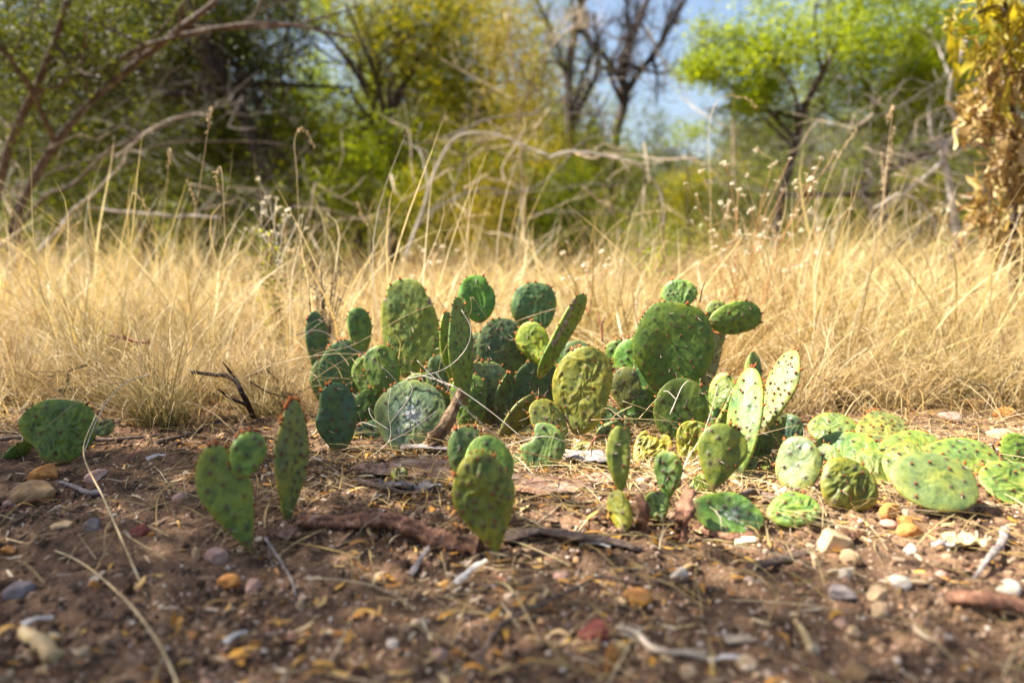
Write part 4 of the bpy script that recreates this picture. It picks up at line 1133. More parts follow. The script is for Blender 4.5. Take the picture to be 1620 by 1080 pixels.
def chip(px, py, px2, py2, w, mat, label):
    a, b = G(px, py), G(px2, py2); d = b - a; L = d.length
    mb = MB(); n = 9
    path = smooth_path([a + Vector((0, 0, .005)), (a + b) / 2 + Vector((0, 0, .009)), b + Vector((0, 0, .007))], n)
    V, Q, T = tube(path, w, w * 0.6, 7, 1.0, 1, int(rng.integers(99)), 0.28)
    mb.add(V, Q, T)
    single('wood_chip', mb.build('wood_chip', mat, a, smooth=False), a, label, 'wood chip', 'bleached wood chips on the soil')
chip(650, 914, 688, 862, 0.0042, M['greyBark'], 'grey split wood chip below the peeling root')
chip(720, 928, 770, 893, 0.0048, M['white'], 'white wood chip below the front centre pad')
chip(920, 864, 965, 872, 0.0030, M['white'], 'white curled flake beside the half buried root')
chip(1120, 1050, 1185, 1052, 0.0030, M['white'], 'long thin white chip in the lower right foreground')
chip(355, 1022, 392, 1008, 0.0042, M['white'], 'ragged white flake in the lower left foreground')
chip(35, 995, 85, 985, 0.0042, M['white'], 'flaky white chip near the pale roll of bark')
chip(232, 730, 262, 725, 0.0060, M['white'], 'chalky white flake at the foot of the olive tussock')

# individual stones
def stone(px, py, w, h, kind, label, rz=0.0, sharp=0.65, sub=3, dep=0.8):
    """px,py: centre of its foot; w,h in photograph pixels"""
    p = G(px, py + h * 0.25)
    m = p.y / FPX * 1.03
    V, F = ico(sub); sd = int(rng.integers(1, 9999))
    # cut by random planes for facets
    for _ in range(9):
        d = rng.normal(size=3); d /= np.linalg.norm(d); lim = rng.uniform(0.5, 0.85)
        t = V @ d; V = V - np.clip(t - lim, 0, None)[:, None] * d[None] * min(1.0, sharp * 1.5)
    V = V * (1 + 0.13 * fbm(V * 1.6 + sd, 3, sd))[:, None] * (1 + 0.05 * fbm(V * 5 + sd, 3, sd))[:, None]
    V = V / np.abs(V).max(0)
    V = V * (1 + 0.03 * fbm(V * 12 + sd, 2, sd))[:, None]
    V = V * np.array([w * m / 2, w * m / 2 * dep, h * m / 2 * 1.25])
    me = mesh('stone', V, F, stone_mat(kind))
    o = single('stone', me, p + Vector((0, w * m / 2 * dep * 0.4, h * m / 2 * 0.45)), label, 'stone', 'stones lying on the soil')
    o.rotation_euler = (rng.normal(0, 0.08), rng.normal(0, 0.08), rz)
for a in [(45, 781, 72, 34, 'brown', 'large rounded brown stone at the far left', 0, 0.3),
          (66, 752, 46, 28, 'orange', 'rough orange and white stone behind the large brown one', 0.3),
          (150, 757, 40, 26, 'pink', 'pinkish brown stone right of the orange and white one', 0.2),
          (12, 798, 22, 16, 'pink', 'small pinkish stone at the left edge', 0),
          (95, 832, 34, 14, 'tan', 'small flat tan stone below the large brown stone', 0),
          (146, 832, 34, 24, 'grey', 'angular grey stone in the left foreground', 0.4, 0.9),
          (218, 840, 36, 24, 'red', 'rough red brown stone in the left foreground', 0.1, 0.9),
          (237, 846, 15, 10, 'orange', 'tiny orange stone touching the rough red brown one', 0),
          (280, 788, 26, 14, 'pink', 'small dull red stone near the front left pad', 0.1),
          (308, 876, 14, 20, 'tan', 'slim tan stone left of the split pink stone', 0),
          (339, 884, 40, 30, 'pink', 'split pink and white stone under the front left pad', 0.3, 1.0),
          (361, 924, 40, 26, 'orange', 'blocky orange stone below the split pink stone', 0.1, 0.8),
          (398, 930, 30, 24, 'pink', 'pale pinkish stone cluster right of the blocky orange one', 0.1, 0.8),
          (14, 872, 28, 16, 'orange', 'smooth orange stone at the left edge of the foreground', 0),
          (28, 938, 50, 22, 'grey', 'flat grey brown stone in the left foreground', 0),
          (148, 925, 20, 12, 'orange', 'little rusty pebble in the dark soil at left', 0),
          (128, 1032, 26, 16, 'tan', 'dull tan pebble in the bottom left', 0),
          (474, 960, 14, 18, 'tan', 'drop shaped orange pebble left of the foreground twig', 0),
          (1320, 860, 60, 42, 'tan', 'largest tan stone, blocky with a flat top, right of the bark strip', 0.2, 0.6, 4, 0.7),
          (1346, 884, 34, 24, 'tan', 'round tan stone touching the largest tan stone', 0, 0.3),
          (1294, 894, 20, 13, 'tan', 'small tan stone in front of the largest tan stone', 0, 0.3),
          (1341, 906, 28, 15, 'pale', 'flat cream stone in front of the round tan stone', 0.3, 0.5),
          (1408, 812, 40, 26, 'orange', 'craggy orange stone under the rim of the dark wrinkled pad', 0.2, 1.0),
          (1408, 830, 30, 12, 'pink', 'flat pale pink stone in front of the craggy orange one', 0, 0.4),
          (1434, 826, 28, 16, 'orange', 'small light orange stone behind the smooth orange brown one', 0, 0.3),
          (1442, 842, 42, 25, 'orange', 'smooth orange brown stone below the large smooth pad', 0, 0.15),
          (1440, 872, 22, 22, 'pale', 'cream stone below the smooth orange brown one', 0, 0.9),
          (1425, 923, 40, 22, 'pale', 'flat whitish chip of stone in the right foreground', -0.4, 1.0, 3, 0.9),
          (1492, 912, 24, 16, 'pink', 'dull pink pebble right of the whitish chip', 0, 0.4),
          (1392, 942, 38, 26, 'tan', 'pale angular stone resting against a tan one', 0, 0.8),
          (1396, 968, 40, 24, 'tan', 'tan stone in front of the pale angular stone', 0, 0.6),
          (1335, 940, 48, 18, 'grey', 'flat grey stone left of the pale angular stone', -0.1, 0.6),
          (1350, 1002, 28, 20, 'tan', 'light tan cube shaped pebble in the right foreground', 0, 0.6),
          (1076, 910, 30, 24, 'pale', 'white cone shaped pebble above the foreground twig', 0, 0.9),
          (1180, 1050, 40, 18, 'tan', 'flat tan pebble at the bottom right of centre', 0, 0.4),
          (945, 1000, 62, 36, 'red', 'dark red stone in the centre foreground', -0.1, 0.5, 4),
          (967, 1050, 30, 62, 'orange', 'oblong orange stone standing below the dark red one', 0, 0.2),
          (1008, 948, 56, 24, 'orange', 'flat ochre stone above the dark red one', 0.1, 0.5),
          (890, 912, 30, 14, 'pink', 'flat pinkish stone under the half buried root', 0, 0.4),
          (620, 1020, 22, 14, 'pale', 'small grey white pebble left of the foreground twig', 0, 0.4),
          (695, 1040, 34, 22, 'pink', 'dull pink stone left of the foreground twig', 0.2, 0.8),
          (722, 1030, 18, 14, 'orange', 'tiny orange pebble beside the dull pink stone', 0),
          (1360, 1065, 44, 24, 'brown', 'large dull brown stone at the bottom edge', 0, 0.5),
          (1090, 1062, 30, 20, 'tan', 'tan pebble at the bottom edge, right of the bleached root', 0, 0.4),
          (1505, 662, 38, 18, 'pink', 'pinkish stone at the edge of the grass on the right', 0, 0.5),
          (1598, 656, 46, 18, 'orange', 'orange stone at the edge of the grass, far right', 0, 0.5),
          (1585, 690, 44, 22, 'tan', 'ochre stone behind the pads at the right edge', 0, 0.8),
          (1552, 640, 50, 20, 'brown', 'dark brown stone half hidden by the grass on the right', 0, 0.6),
          (1600, 932, 50, 20, 'pale', 'cream stone at the right edge of the foreground', 0, 0.4)]:
    stone(*a)

# ------------------------------------------------------------------ fine pale stems tangled over the pads, spiky debris
def wisp(name, paths, r, mat, label, cat, group=None):
    o0 = paths[0][0]
    e = empty(name, o0, label, cat, group)
    for i_, pth in enumerate(paths):
        V, Q, T = tube(smooth_path(pth, 16), r * (1 if i_ == 0 else 0.75), r * 0.5, 5, 0.1)
        mb = MB(); mb.add(V, Q, T); obj('stem' if i_ == 0 else 'side_stem', mb.build('stem', mat, o0), e)
def pp(Y, *xy):
    return [P(x, y, Y + 0.012 * i_) for i_, (x, y) in enumerate(xy)]
wisp('dry_stem', [pp(1.44, (560, 740), (600, 712), (618, 690), (614, 650), (618, 615)), pp(1.45, (616, 680), (590, 662), (584, 645), (596, 660)), pp(1.44, (616, 670), (640, 640), (652, 618), (648, 606)), pp(1.44, (612, 700), (650, 680), (690, 650)), pp(1.44, (598, 676), (575, 668), (565, 672))],
     0.0009, M['paleStraw'], 'white branching dry stem in front of the cobwebbed pad', 'dry stem')
wisp('dry_stem', [pp(1.40, (468, 530), (505, 522), (545, 545), (590, 570), (625, 600), (640, 635), (620, 665))], 0.0010, M['paleStraw'], 'long white straw arching over the small round pad at the left rear', 'dry stem')
wisp('dry_stem', [pp(1.45, (835, 700), (775, 650), (720, 612), (682, 598), (650, 590)), pp(1.45, (720, 612), (690, 600), (660, 570))], 0.0013, M['paleStraw'], 'thick pale straw slanting down across the torn woody stem', 'dry stem')
wisp('dry_stem', [pp(1.30, (690, 590), (735, 645), (780, 685), (850, 745), (905, 790)), pp(1.31, (800, 705), (860, 690), (900, 700))], 0.0010, M['paleStraw'], 'pale straw slanting down past the torn edged pad', 'dry stem')
wisp('dry_stem', [pp(1.24, (790, 705), (860, 722), (920, 738), (985, 758), (1025, 748), (1040, 722), (1060, 714)), pp(1.24, (1000, 760), (1010, 790), (1004, 812)), pp(1.24, (1005, 765), (1040, 778))], 0.0010, M['orangeStem'], 'yellow trailing stem running along the ground to the small round pad', 'dry stem')
wisp('dry_stem', [pp(1.42, (935, 664), (985, 662), (1040, 664), (1075, 668)), pp(1.42, (985, 662), (960, 645), (950, 655)), pp(1.42, (1010, 663), (1030, 640), (1045, 625)), pp(1.42, (985, 634), (1040, 655), (1090, 690), (1118, 700)), pp(1.42, (1000, 642), (975, 655), (962, 672))], 0.0008, M['straw'], 'twiggy straw tangle in front of the plain dark green pad', 'dry stem')
wisp('dry_stem', [pp(1.36, (1060, 655), (1070, 632), (1080, 610), (1092, 602), (1102, 612)), pp(1.36, (1070, 632), (1058, 620), (1050, 618))], 0.0009, M['paleStraw'], 'curled white straw on the rim of the plain dark green pad', 'dry stem')
wisp('dry_stem', [pp(1.22, (1080, 760), (1085, 730), (1110, 690), (1125, 650), (1135, 610)), pp(1.22, (1095, 712), (1080, 750), (1100, 745)), pp(1.22, (1085, 735), (1120, 712), (1140, 690))], 0.0009, M['paleStraw'], 'pair of pale straws crossing left of the upright round pad', 'dry stem')
wisp('dry_stem', [pp(1.55, (640, 600), (700, 585), (735, 555), (745, 520), (730, 490)), ], 0.0010, M['paleStraw'], 'white straw looping round the scarred edge on pad', 'dry stem')
wisp('dry_stem', [pp(1.60, (450, 590), (500, 560), (560, 545), (640, 500), (690, 480))], 0.0009, M['straw'], 'straw lying across the left rear pads', 'dry stem')
wisp('dry_stem', [pp(1.30, (930, 712), (945, 690), (975, 690)), pp(1.30, (945, 690), (938, 700), (935, 722))], 0.0016, M['rustStem'], 'rust red dead leaf stem left of the narrow speckled pad', 'dry stem')
wisp('dry_stem', [pp(1.30, (1165, 700), (1190, 690), (1260, 672)), pp(1.3, (1200, 660), (1225, 690), (1240, 712))], 0.0008, M['straw'], 'fine straw beside the pale sunlit pads', 'dry stem')
wisp('dry_stem', [pp(1.85, (800, 515), (840, 500), (900, 482), (975, 462), (1010, 455))], 0.0010, M['straw'], 'straw slanting behind the round pads of the middle', 'dry stem')
wisp('dry_stem', [pp(1.62, (745, 470), (742, 500), (700, 560), (690, 640)), pp(1.62, (748, 470), (775, 510), (788, 530))], 0.0008, M['straw'], 'thin grey straw dangling from the scarred edge on pad', 'dry stem')
wisp('seed_pod', [pp(1.9, (953, 540), (952, 515), (958, 500)), pp(1.9, (952, 520), (948, 505), (945, 495))], 0.0028, M['rustStem'], 'brown dead pod between the middle and the right cactus plants', 'pod')
wisp('black_twig', [pp(1.85, (1107, 478), (1110, 462), (1115, 446))], 0.0022, M['black'], 'short black twig right of the topmost small pad', 'twig')

# tall grass stalks with seed heads
def stalk(pts, Y, label, head='droop', r=0.0011, mat='straw', name='grass_stalk', cat='grass stalk'):
    path = [P(x, y, Y + 0.02 * i_) for i_, (x, y) in enumerate(pts)]
    e = empty(name, path[0], label, cat, 'tall grass stalks above the meadow')
    sp = smooth_path(path, 26)
    V, Q, T = tube(sp, r, r * 0.45, 5); mb = MB(); mb.add(V, Q, T)
    obj('stem', mb.build('stem', M[mat], path[0]), e)
    if head:
        mb = MB(); n0 = int(26 * (0.72 if head == 'droop' else 0.8))
        for q in range(n0, 26):
            for _ in range(3):
                d = rng.normal(0, 1, 3); d[2] -= 0.6; d /= np.linalg.norm(d)
                l_ = rng.uniform(0.006, 0.014)
                V, Q, T = tube(np.array([sp[q], sp[q] + d * l_ * 0.5, sp[q] + d * l_ + [0, 0, -0.002]]), 0.0004, 0.0012, 4)
                mb.add(V, Q, T)
        o = obj('seed_head', mb.build('seed_head', M['straw'], path[0]), e)
for a in [([(362, 560), (358, 420), (353, 300), (349, 265), (342, 275), (345, 300)], 2.2, 'stalk with a folded over husk, standing before the dark trees'),
          ([(474, 560), (474, 400), (470, 280), (466, 225), (478, 202), (497, 228)], 2.3, 'tall stalk hooked over at its tip'),
          ([(290, 560), (300, 400), (318, 280), (330, 200), (335, 168)], 2.6, 'tallest feathery stalk at the left'),
          ([(250, 520), (256, 380), (266, 270), (270, 235)], 2.6, 'thin upright stalk left of the tallest feathery one'),
          ([(240, 560), (252, 420), (238, 340), (215, 305)], 2.4, 'stalk bowed to the left over the tussocks'),
          ([(302, 560), (305, 440), (308, 330), (300, 290)], 2.5, 'broad bladed pale stalk below the tallest feathery one'),
          ([(110, 560), (105, 430), (110, 370), (125, 350)], 2.3, 'curly headed stalk near the left edge'),
          ([(60, 520), (40, 400), (10, 300)], 2.3, 'thin brown stalk leaning out at the left edge'),
          ([(1370, 560), (1385, 420), (1400, 280), (1412, 172), (1405, 190)], 2.5, 'tall straight stalk with a drooping head on the right'),
          ([(1375, 560), (1390, 400), (1402, 280), (1415, 200)], 2.6, 'second stalk crossing the tall straight one on the right'),
          ([(1250, 520), (1280, 380), (1320, 260), (1355, 205)], 2.7, 'long slanting stalk above the white flowered weeds'),
          ([(1125, 420), (1124, 300), (1122, 200), (1140, 155), (1178, 155), (1198, 168)], 2.7, 'arched stalk nodding to the right under the bright tree'),
          ([(1440, 560), (1425, 420), (1400, 310), (1395, 240)], 2.7, 'orange tinted stalk behind the tall straight one'),
          ([(600, 440), (590, 380), (565, 320)], 2.7, 'bare straight stalk left of the arched branches'),
          ([(930, 420), (960, 370), (1000, 340), (1060, 332)], 2.8, 'bowed yellow stalk before the small green bush'),
          ([(700, 420), (705, 380), (730, 345), (775, 338)], 2.8, 'short bowed stalk right of the blackish trunk'),
          ([(560, 520), (500, 440), (470, 400), (455, 395)], 2.3, 'slender stalk leaning left above the dark dead shrub'),
          ([(1470, 560), (1500, 460), (1560, 400), (1640, 370)], 2.3, 'stalk sweeping out at the right edge'),
          ([(1500, 600), (1520, 500), (1540, 430), (1580, 360)], 2.4, 'stalk leaning towards the hanging dead leaves')]:
    stalk(*a)

# weeds with white dried flower heads
HEADM = None
def head_mesh():
    mb = MB()
    for _ in range(16):
        d = rng.normal(0, 1, 3); d[2] = abs(d[2]) * 0.7 - 0.3; d /= np.linalg.norm(d)
        l_ = rng.uniform(0.006, 0.013); s_ = np.cross(d, [0.2, 0.1, 1]); s_ /= np.linalg.norm(s_)
        p0 = d * 0.002; w_ = 0.0022
        VV = np.array([p0, p0 + d * l_ * 0.5 + s_ * w_, p0 + d * l_ + [0, 0, -0.004], p0 + d * l_ * 0.5 - s_ * w_])
        mb.add(VV, [[0, 1, 2, 3]], None, rnd=rng.uniform(0, 1))
    return mb.build('flower_head', M['whitehead'])
M['whitehead'] = m_leafy('dried_petals', [(0.50, 0.40, 0.26), (0.66, 0.58, 0.42), (0.80, 0.75, 0.62)], 0.4, (1, 1, 0.95))
HEADS = [head_mesh() for _ in range(5)]
def weed(px, py, Y, tips, label, mat='orangeStem', green=False):
    b = P(px, py, Y)
    e = empty('dried_weed', b, label, 'weed', 'dried weeds with white flower heads')
    mid = None
    mb = MB(); hd = []
    for (x, y) in tips:
        t = P(x, y, Y + rng.uniform(-0.15, 0.15))
        m1 = b.lerp(t, rng.uniform(0.3, 0.55)); m1 = Vector((b.x * 0.5 + m1.x * 0.5, m1.y, m1.z))
        sp = smooth_path([b, m1, t], 14)
        V, Q, T = tube(sp, 0.0022, 0.0008, 5, 0.1); mb.add(V, Q, T)
        hd.append(sp[-1])
        for _ in range(4):
            q = int(rng.integers(6, 13)); d = rng.normal(0, 0.035, 3); d[2] = abs(d[2]) + 0.012
            V, Q, T = tube(np.array([sp[q], sp[q] + d * 0.5, sp[q] + d]), 0.0009, 0.0005, 4); mb.add(V, Q, T)
            hd.append(sp[q] + d)
    obj('stem', mb.build('stem', M[mat], b), e)
    for h in hd:
        o = obj('flower_head', HEADS[int(rng.integers(5))], e, loc=Vector(h) - b)
        s_ = rng.uniform(0.55, 1.15); o.scale = (s_, s_, s_); o.rotation_euler = (rng.normal(0, 0.4), rng.normal(0, 0.4), rng.uniform(0, 6))
weed(1165, 520, 2.5, [(1085, 290), (1110, 270), (1150, 258), (1168, 300), (1140, 320)], 'tallest cream flowered weed left of the long slanting stalk')
weed(1175, 500, 2.6, [(1220, 262), (1250, 250), (1205, 310), (1240, 300), (1190, 330)], 'cream flowered weed rising in the middle of the white flowered patch')
weed(1200, 520, 2.4, [(1300, 250), (1322, 240), (1290, 300), (1255, 340), (1345, 330)], 'orange stemmed weed leaning right, white flowers at its tips')
weed(1140, 500, 2.7, [(1095, 350), (1120, 345), (1160, 370), (1130, 390)], 'low cream flowered weed at the left of the white flowered patch')
weed(1230, 520, 2.5, [(1250, 370), (1280, 380), (1200, 390), (1310, 400)], 'low bushy weed at the right of the white flowered patch')
weed(930, 500, 2.3, [(905, 415), (930, 405), (960, 420), (890, 440)], 'pale seeded weed above the scarred diagonal pad')
weed(1530, 470, 3.0, [(1480, 330), (1510, 370), (1560, 350), (1450, 300)], 'thin pale weed in front of the white trunk')
weed(440, 430, 2.6, [(400, 330), (425, 312), (450, 340), (470, 355), (410, 365)], 'silvery headed weed right of the folded over stalk', 'paleStraw')
weed(660, 470, 2.6, [(700, 390), (650, 400), (735, 405)], 'sparse cream weed behind the big oval pad')

# small green herb and dark dead shrub
def leafy(name, centre, rad, n, leaf, mat, label, cat, group=None, stems=6, stemmat='orangeStem', ground_z=None):
    e = empty(name, (centre.x, centre.y, ground_z if ground_z is not None else centre.z - rad[2]), label, cat, group)
    org = e.location
    mb = MB(); tips = []
    for _ in range(stems):
        t = centre + Vector((rng.normal(0, rad[0] * 0.5), rng.normal(0, rad[1] * 0.5), rng.uniform(-0.4, 0.9) * rad[2]))
        sp = smooth_path([org, org.lerp(t, 0.5) + Vector((rng.normal(0, .1) * rad[0], 0, rad[2] * 0.2)), t], 10)
        V, Q, T = tube(sp, max(0.002, rad[2] * 0.014), 0.0008, 5, 0.1); mb.add(V, Q, T); tips.append(sp)
    obj('stem', mb.build('stem', M[stemmat], org), e)
    sp = np.concatenate(tips)
    c0 = sp[rng.integers(0, len(sp), n)] + rng.normal(0, 1, (n, 3)) * np.array(rad) * 0.28
    obj('foliage', leaves_mesh('foliage', c0, leaf, mat, np.array(org)), e, 'stuff')
    return e

def leaves_mesh(name, C, leaf, mat, org, crnd=None, droop=0.0, aspect=0.38):
    n = len(C)
    d = rng.normal(0, 1, (n, 3)); d[:, 2] = d[:, 2] * 0.6 - droop; d /= np.linalg.norm(d, axis=1)[:, None]
    q = rng.normal(0, 1, (n, 3)); s_ = np.cross(d, q); s_ /= np.linalg.norm(s_, axis=1)[:, None]
    L = (leaf * rng.uniform(0.6, 1.3, n))[:, None]; W = L * aspect
    nn = np.cross(d, s_)
    V = np.stack([C, C + d * L * 0.5 + s_ * W * 0.5 + nn * L * 0.06, C + d * L, C + d * L * 0.5 - s_ * W * 0.5 + nn * L * 0.06], 1).reshape(-1, 3)
    i = np.arange(n) * 4
    r = rng.uniform(0, 1, n) if crnd is None else np.clip(0.65 * crnd + 0.35 * rng.uniform(0, 1, n), 0, 1)
    return mesh(name, V - org, np.stack([i, i + 1, i + 2, i + 3], 1), mat, {'rnd': np.repeat(r, 4)}, False)

M['leafBright'] = m_leafy('bright_green_leaves', [(0.05, 0.08, 0.004), (0.19, 0.26, 0.006), (0.38, 0.44, 0.012)], 0.6, (1.5, 1.35, 0.35))
M['leafYellow'] = m_leafy('yellow_green_leaves', [(0.06, 0.085, 0.008), (0.20, 0.22, 0.012), (0.42, 0.36, 0.02)], 0.6, (1.4, 1.2, 0.35))
M['leafMid'] = m_leafy('mid_green_leaves', [(0.035, 0.045, 0.004), (0.12, 0.15, 0.006), (0.27, 0.29, 0.012)], 0.55, (1.4, 1.3, 0.4))
M['leafShade'] = m_leafy('shaded_green_leaves', [(0.012, 0.018, 0.004), (0.035, 0.045, 0.006), (0.16, 0.18, 0.012)], 0.5, (1.4, 1.3, 0.4))  # green darkened so the colour carries the deep shade of the left wood
M['leafGrey'] = m_leafy('grey_green_leaves', [(0.04, 0.05, 0.018), (0.11, 0.13, 0.04), (0.24, 0.25, 0.09)], 0.5, (1.2, 1.15, 0.7))
M['leafScrub'] = m_leafy('scrub_leaves', [(0.02, 0.025, 0.006), (0.10, 0.13, 0.010), (0.22, 0.26, 0.02), (0.36, 0.31, 0.07)], 0.5, (1.4, 1.25, 0.4))
M['leafGold'] = m_leafy('golden_leaves', [(0.10, 0.075, 0.01), (0.26, 0.21, 0.018), (0.42, 0.35, 0.035)], 0.5, (1.3, 1.2, 0.4))
M['leafBrown'] = m_leafy('dead_brown_leaves', [(0.07, 0.04, 0.015), (0.24, 0.145, 0.045), (0.42, 0.29, 0.10), (0.54, 0.42, 0.19)], 0.35, (1.1, 1.0, 0.6))

leafy('green_herb', P(445, 385, 2.5), (0.10, 0.08, 0.06), 700, 0.016, M['leafMid'], 'small green herb under the silvery headed weed', 'herb', ground_z=0.0)
leafy('dead_shrub', P(510, 440, 2.1), (0.07, 0.06, 0.09), 700, 0.010, M['bark'], 'dark dead shrub behind the left rear pads', 'shrub', stemmat='barkDark', stems=14, ground_z=0.0)
leafy('green_herb', P(1050, 400, 3.0), (0.10, 0.08, 0.06), 400, 0.02, M['leafBright'], 'bright green herb behind the topmost small pad', 'herb', ground_z=0.0)
leafy('green_herb', P(343, 530, 2.05), (0.02, 0.02, 0.03), 90, 0.010, M['leafMid'], 'little green sprig above the black forked stick', 'herb', ground_z=0.0, stems=3)

# ================================================================== TREES AND SHRUBS
def grow(mb, path, r0, r1, depth, tips, nch=5, kr=6, spread=0.7, frac=0.45, up=0.15, rough=0.12, start=0.25):
    n = max(8, len(path))
    V, Q, T = tube(path, r0, r1, kr, rough, 1.0, int(rng.integers(99))); mb.add(V, Q, T)
    Ltot = np.linalg.norm(np.diff(path, axis=0), axis=1).sum()
    if depth == 0:
        tips.append(path[len(path) // 2:]); return
    for _ in range(nch):
        t = rng.uniform(start, 1.0); q = min(len(path) - 2, int(t * (len(path) - 1)))
        p0 = path[q]; tg = path[q + 1] - path[q]; tg /= np.linalg.norm(tg) + 1e-9
        d = tg + rng.normal(0, spread, 3); d[2] += up; d /= np.linalg.norm(d)
        l_ = Ltot * frac * rng.uniform(0.5, 1.2)
        rr = (r0 + (r1 - r0) * t) * rng.uniform(0.4, 0.65)
        bend = rng.normal(0, 0.22, 3)
        pth = smooth_path([p0, p0 + d * l_ * 0.5 + bend * l_ * 0.4, p0 + d * l_ + bend * l_ * 0.2 + rng.normal(0, 0.1, 3) * l_], 7)
        grow(mb, pth, rr, max(rr * 0.35, 0.0015), depth - 1, tips, max(3, nch - 1), max(3, kr - 2), spread, frac, up, 0, 0.2)

def blob_leaves(blobs, gap=0.0):
    """blobs: (centre px,py,Y, rx,ry,rz metres, clusters, leaves per cluster, spread) -> points and clump values"""
    C = []; K = []
    for (px, py, Y, rx, ry, rz, nc, nl, sp) in blobs:
        nc = int(nc * 1.45)
        c0 = np.array(P(px, py, Y))
        cc = rng.normal(0, 1, (nc, 3)); cc /= np.linalg.norm(cc, axis=1)[:, None]
        cc *= (rng.random(nc) ** 0.45)[:, None]
        cc = c0 + cc * np.array([rx, ry, rz])
        keep = vnoise(cc * 2.6, 31) > gap - 0.35
        cc = cc[keep]; nc = len(cc)
        k = np.repeat(rng.uniform(0, 1, nc), nl)
        p = np.repeat(cc, nl, 0) + rng.normal(0, sp, (nc * nl, 3)) * np.array([1, 1, 0.7])
        C.append(p); K.append(k)
    return np.concatenate(C), np.concatenate(K)

def tree(name, label, cat, limbs, mat, blobs=(), leaf=0.03, leafmat=None, depth=2, nch=5, tipleaves=0, group=None, spread=0.7, frac=0.45, sp=0.07, up=0.15, droop=0.2, gap=0.0, aspect=0.4, twigs=True):
    """limbs: list of (pixel path [(px,py,Y)...], r0, r1); the first is the trunk"""
    b = P(*limbs[0][0][0]); b = Vector((b.x, b.y, gz(b.x, b.y)))
    e = empty(name, b, label, cat, group)
    tips = []
    mt = MB()
    for i_, (pp_, r0, r1) in enumerate(limbs):
        pts_ = [P(*q) for q in pp_]
        if i_ == 0: pts_ = [Vector((pts_[0].x, pts_[0].y, b.z - 0.05))] + pts_
        path = smooth_path(pts_, max(14, 6 * len(pts_)))
        path = path + 0.25 * r0 * np.stack([fbm(path * 3 + k, 2, k + i_) for k in range(3)], 1)
        m_ = MB()
        V, Q, T = tube(path, r0 * 0.62, r1 * 0.62, 10, 0.3, 1.0, i_ + 3); m_.add(V, Q, T)
        obj('trunk' if i_ == 0 else 'limb', m_.build('trunk', mat, b), e)
        if twigs:
            for _ in range(nch):
                t = rng.uniform(0.3 if i_ == 0 else 0.12, 0.98); q = min(len(path) - 2, int(t * (len(path) - 1)))
                tg = path[q + 1] - path[q]; tg /= np.linalg.norm(tg)
                d = tg * 0.6 + rng.normal(0, spread, 3); d[2] += up; d /= np.linalg.norm(d)
                Lt = np.linalg.norm(np.diff(path, axis=0), axis=1).sum() * frac * rng.uniform(0.5, 1.1)
                rr = (r0 + (r1 - r0) * t) * 0.45; bd = rng.normal(0, 0.25, 3)
                pth = smooth_path([path[q], path[q] + d * Lt * 0.5 + bd * Lt * 0.4, path[q] + d * Lt + bd * Lt * 0.2], 9)
                grow(mt, pth, rr, rr * 0.3, depth, tips, nch, 5, spread, 0.5, up)
    if mt.n: obj('twigs', mt.build('twigs', mat, b), e, 'stuff')
    C = []; K = []
    if blobs:
        a, k = blob_leaves(blobs, gap); C.append(a); K.append(k)
    if tipleaves and tips:
        tp = np.concatenate(tips); idx = rng.integers(0, len(tp), tipleaves)
        C.append(tp[idx] + rng.normal(0, sp, (tipleaves, 3))); kk = rng.uniform(0, 1, len(tp)); K.append(kk[idx])
    if C:
        C = np.concatenate(C); K = np.concatenate(K)
        obj('crown', leaves_mesh('crown', C, leaf, leafmat, np.array(b), K, droop, aspect), e, 'stuff')
    return e

TG = 'trees behind the meadow'
# left leaning tree, limbs sweeping up to the right
tree('leaning_tree', 'leaning tree with long bare limbs sweeping up to the right, far left', 'tree',
     [([(20, 400, 4.6), (35, 320, 4.6), (105, 205, 4.6), (190, 120, 4.6), (265, 60, 4.5), (345, 0, 4.4)], 0.050, 0.026),
      ([(150, 118, 4.6), (235, 72, 4.5), (350, 44, 4.4), (450, 38, 4.3), (560, 60, 4.2)], 0.030, 0.010),
      ([(-10, 330, 4.6), (18, 220, 4.5), (62, 130, 4.4), (88, 60, 4.3), (112, -20, 4.2)], 0.040, 0.025),
      ([(60, 160, 4.5), (90, 115, 4.4), (120, 92, 4.3), (152, 92, 4.3)], 0.014, 0.006)],
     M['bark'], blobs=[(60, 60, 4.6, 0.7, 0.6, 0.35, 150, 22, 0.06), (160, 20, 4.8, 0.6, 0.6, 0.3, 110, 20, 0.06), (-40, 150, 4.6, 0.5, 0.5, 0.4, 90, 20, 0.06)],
     leaf=0.030, leafmat=M['leafShade'], depth=1, nch=4, tipleaves=1500, group=TG)
